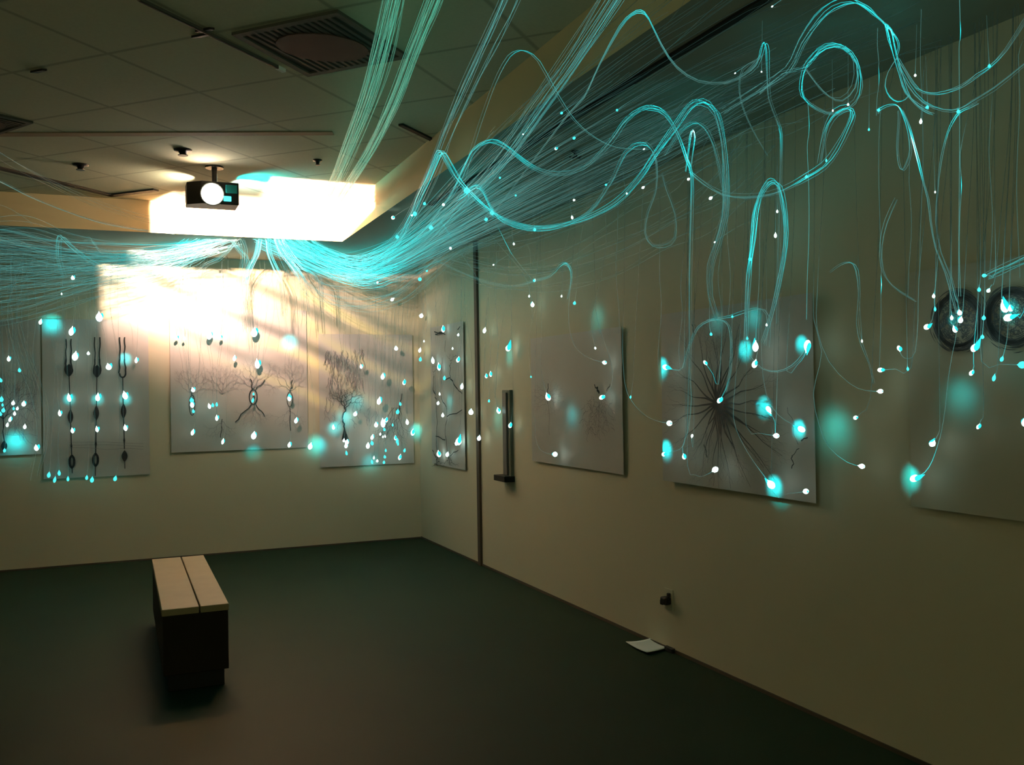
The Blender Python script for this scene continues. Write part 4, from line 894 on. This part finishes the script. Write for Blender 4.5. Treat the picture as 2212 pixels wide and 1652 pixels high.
T['hanging branch drawing'] = Z5((667, 1190, 5, 'w'), (705, 1182, 7, 'w'), (722, 1163, 5, 'w'), (645, 1258, 5, 'w'), (645, 1290, 4, 'c'), (622, 1305, 4.6, 'w'), (713, 1215, 3.4, 'c'), (773, 1262, 4.5, 'w'), (783, 1278, 4, 'c'), (787, 1292, 3.5, 'c'), (690, 1240, 3, 'w'), (705, 1255, 2.4, 'w'), (717, 1252, 2.4, 'w'), (720, 1330, 3, 'c'), (655, 1370, 2.6, 'w'), (673, 1387, 3, 'w'), (715, 1365, 3.4, 'c'), (710, 1395, 3.2, 'c'), (797, 1368, 5, 'w'), (823, 1330, 3.4, 'c'), (645, 1393, 3.2, 'c'), (758, 1190, 2.8, 'c'))
T['wall strip at the corner'] = Z5((915, 590, 5, 'w'), (907, 780, 4.2, 'w'), (910, 830, 4.2, 'c'), (930, 730, 2, 'w'))
T['narrow trunk drawing'] = Z5((1035, 665, 6, 'w'), (979, 838, 5.5, 'w'), (1012, 873, 6, 'w'), (1117, 832, 5.5, 'w'), (1042, 933, 3.6, 'c'), (1138, 980, 5, 'w'), (1007, 1070, 4.2, 'w'), (1016, 1020, 2.6, 'w'), (1033, 1137, 3.6, 'w'), (1120, 1280, 7.5, 'w'), (1108, 1290, 5, 'w'), (1012, 1350, 6, 'w'), (1058, 1352, 4.5, 'w'), (1118, 695, 3, 'w'), (1087, 770, 2, 'w'))
T['wall near dark joint'] = Z5((1262, 672, 5, 'w'), (1392, 768, 8, 'w'), (1272, 922, 4.5, 'w'), (1296, 912, 4.8, 'w'), (1188, 1120, 6, 'w'), (1287, 1058, 3.2, 'c'), (1340, 1112, 5.5, 'w'), (1403, 1193, 5.5, 'w'), (1232, 1263, 5, 'w'), (1526, 530, 5.5, 'w'))
T['cyan swag fan'] = [(849, 470, 4.5, 'w'), (847, 647, 4, 'w'), (907, 603, 4.5, 'c'), (922, 585, 3, 'c'), (958, 442, 3.5, 'w'), (890, 465, 3, 'w'), (1114, 422, 3.4, 'c'), (815, 610, 2.6, 'w'), (973, 536, 3.4, 'w'), (1066, 572, 2.2, 'w'), (472, 545, 3, 'w')]
T['middle right wall'] = [(1155, 606, 3, 'w'), (1110, 527, 2.4, 'w'), (1236, 470, 3.4, 'w'), (1155, 496, 3.8, 'c'), (1241, 655, 3.6, 'c'), (1286, 783-31, 2.6, 'w'), (1147, 814, 2.4, 'c'), (1362, 858, 2.6, 'c'), (1240, 432, 3, 'w'), (1354, 418, 2.4, 'w'), (1143, 640, 2.4, 'w'), (1213, 640, 2.2, 'w')]
T['right soffit underside'] = [(1201, 321, 4.6, 'w'), (1240, 298, 4.2, 'c'), (1213, 244, 3.4, 'c'), (1333, 238, 3.2, 'c'), (1309, 399, 3.8, 'c'), (1389, 405, 3.8, 'w'), (1391, 322, 2.8, 'w'), (1080, 384, 3, 'c'), (1535, 428, 4.6, 'w'), (1487, 387, 3.2, 'w'), (1544, 523, 2.6, 'w'), (1130, 290, 2.2, 'w'), (1588, 158, 2.6, 'w'), (1668, 14, 2.6, 'w')]
T['upper right wall'] = [(1832, 226, 3, 'w'), (1799, 239, 2.2, 'w'), (1877, 280, 3, 'c'), (1989, 263, 4, 'w'), (1675, 509, 4, 'w'), (1679, 457, 2.6, 'w'), (2137, 143, 3.6, 'c'), (1977, 163, 3.2, 'w'), (2004, 232, 3.4, 'c'), (1785, 347, 2.4, 'c'), (1614, 731, 3.4, 'c'), (1656, 702, 2.6, 'w'), (1862, 737, 2.6, 'w'), (1620, 560, 4, 'c'), (2020, 415, 2.4, 'w'), (1645, 155, 2.2, 'w')]
OW = ['first', 'second', 'third', 'fourth', 'fifth', 'sixth', 'seventh', 'eighth', 'ninth', 'tenth', 'eleventh', 'twelfth', 'thirteenth', 'fourteenth', 'fifteenth', 'sixteenth', 'seventeenth', 'eighteenth', 'nineteenth', 'twentieth', 'twenty-first', 'twenty-second', 'twenty-third']
for area, L in T.items():
    L = sorted(L, key=lambda q: q[0])
    for i, (x, y, r, c) in enumerate(L):
        size = 'large' if r >= 6.5 else ('small' if r < 4 else 'medium')
        col = 'white' if c == 'w' else 'cyan'
        lb = f'fibre with {size} {col} lit end, {OW[i]} from left on the {area}'
        k = .984 if y > 600 and x < 900 else (.975 if y > 600 else .955)
        s = R_()-.5; dx = s*16
        wl = hit(x, y)*k
        pts = [(x+dx*1.3, y-60-R_()*40, k-.01, .12), (x+dx, y-34, k-.005, .16), (x+dx*.5, y-14, k, .3), (x, y, k, .6)]
        P0 = inside(pts[0][0], pts[0][1], pts[0][2])
        ztop = HS-.03-.12*R_() if P0.z < HS-.15 else P0.z+.02
        upp = []
        if P0.z < HS-.25:
            h = ztop-P0.z; w1 = Vector(((R_()-.5)*.10, -.02-R_()*.05, 0))
            upp = [P0+Vector((w1.x*1.5, w1.y*4, h)), P0+Vector((w1.x*2.2, w1.y*2.5, h*.66)), P0+Vector((w1.x*1.2, w1.y*1.2, h*.33))]
        if area in ('cyan swag fan', 'right soffit underside', 'upper right wall'):
            upp = []; d = (26+R_()*20)
            pts = [(x+d*2.4, y-d*1.5, k, .12), (x+d*1.2, y-d*.8, k, .15), (x+d*.4, y-d*.3, k, .4), (x, y, k, .8)]
            if area == 'upper right wall': pts = [(x+dx, y-110, k, .1), (x+dx*.6, y-60, k, .15), (x+dx*.2, y-22, k, .3), (x, y, k, .6)]
        fibre(lb, pts, k, .2, .0009, (r, c), group='lit fibre ends on the '+area, ln=2.0, extra=upp)

# --- light leaving the fibre ends: small cones thrown on the wall
def pool(px, py, r_px, power, off=.105, col=(0, .72, .78), side=0, blend=1.):
    p = inside(px, py, .999); n = -WN if (p-WP).dot(WN) > -.02 else Vector((0, -1, 0))
    D = hit(px, py); rad = r_px*D/F; src = p+n*off+Vector((0, 0, .02))
    if side: src += Vector((0, 0, 1)).cross(n)*side
    ang = 2*math.degrees(math.atan(rad/off))
    spot('fibre_end_light', src, p, power, min(160, ang), blend, col, .004)
for q in ((1805, 928, 105, .22), (1452, 972, 46, .60), (1622, 757, 44, .5), (1684, 1052, 48, .65), (1738, 928, 38, .6), (1442, 795, 46, .55), (1662, 880, 46, .45), (1290, 690, 80, .12), (1075, 905, 80, .16), (2085, 860, 120, .11),
          (900, 930, 24, .6), (685, 962, 40, .65), (745, 905, 55, .4), (722, 925, 26, .4), (625, 740, 30, .9), (270, 775, 20, .65), (112, 701, 34, .85), (150, 862, 18, .4), (211, 862, 18, .4), (271, 862, 18, .4), (35, 955, 70, .7),
          (1975, 1033, 44, .5), (1744, 745, 36, .4), (800, 1000, 50, .2), (548, 975, 26, .2), (2073, 695, 26, .3), (2195, 672, 40, .5), (1240, 900, 120, .12), (975, 870, 60, .15), (1100, 770, 30, .2), (1560, 700, 60, .06), (1640, 690, 60, .12), (770, 870, 80, .25)):
    pool(*q)
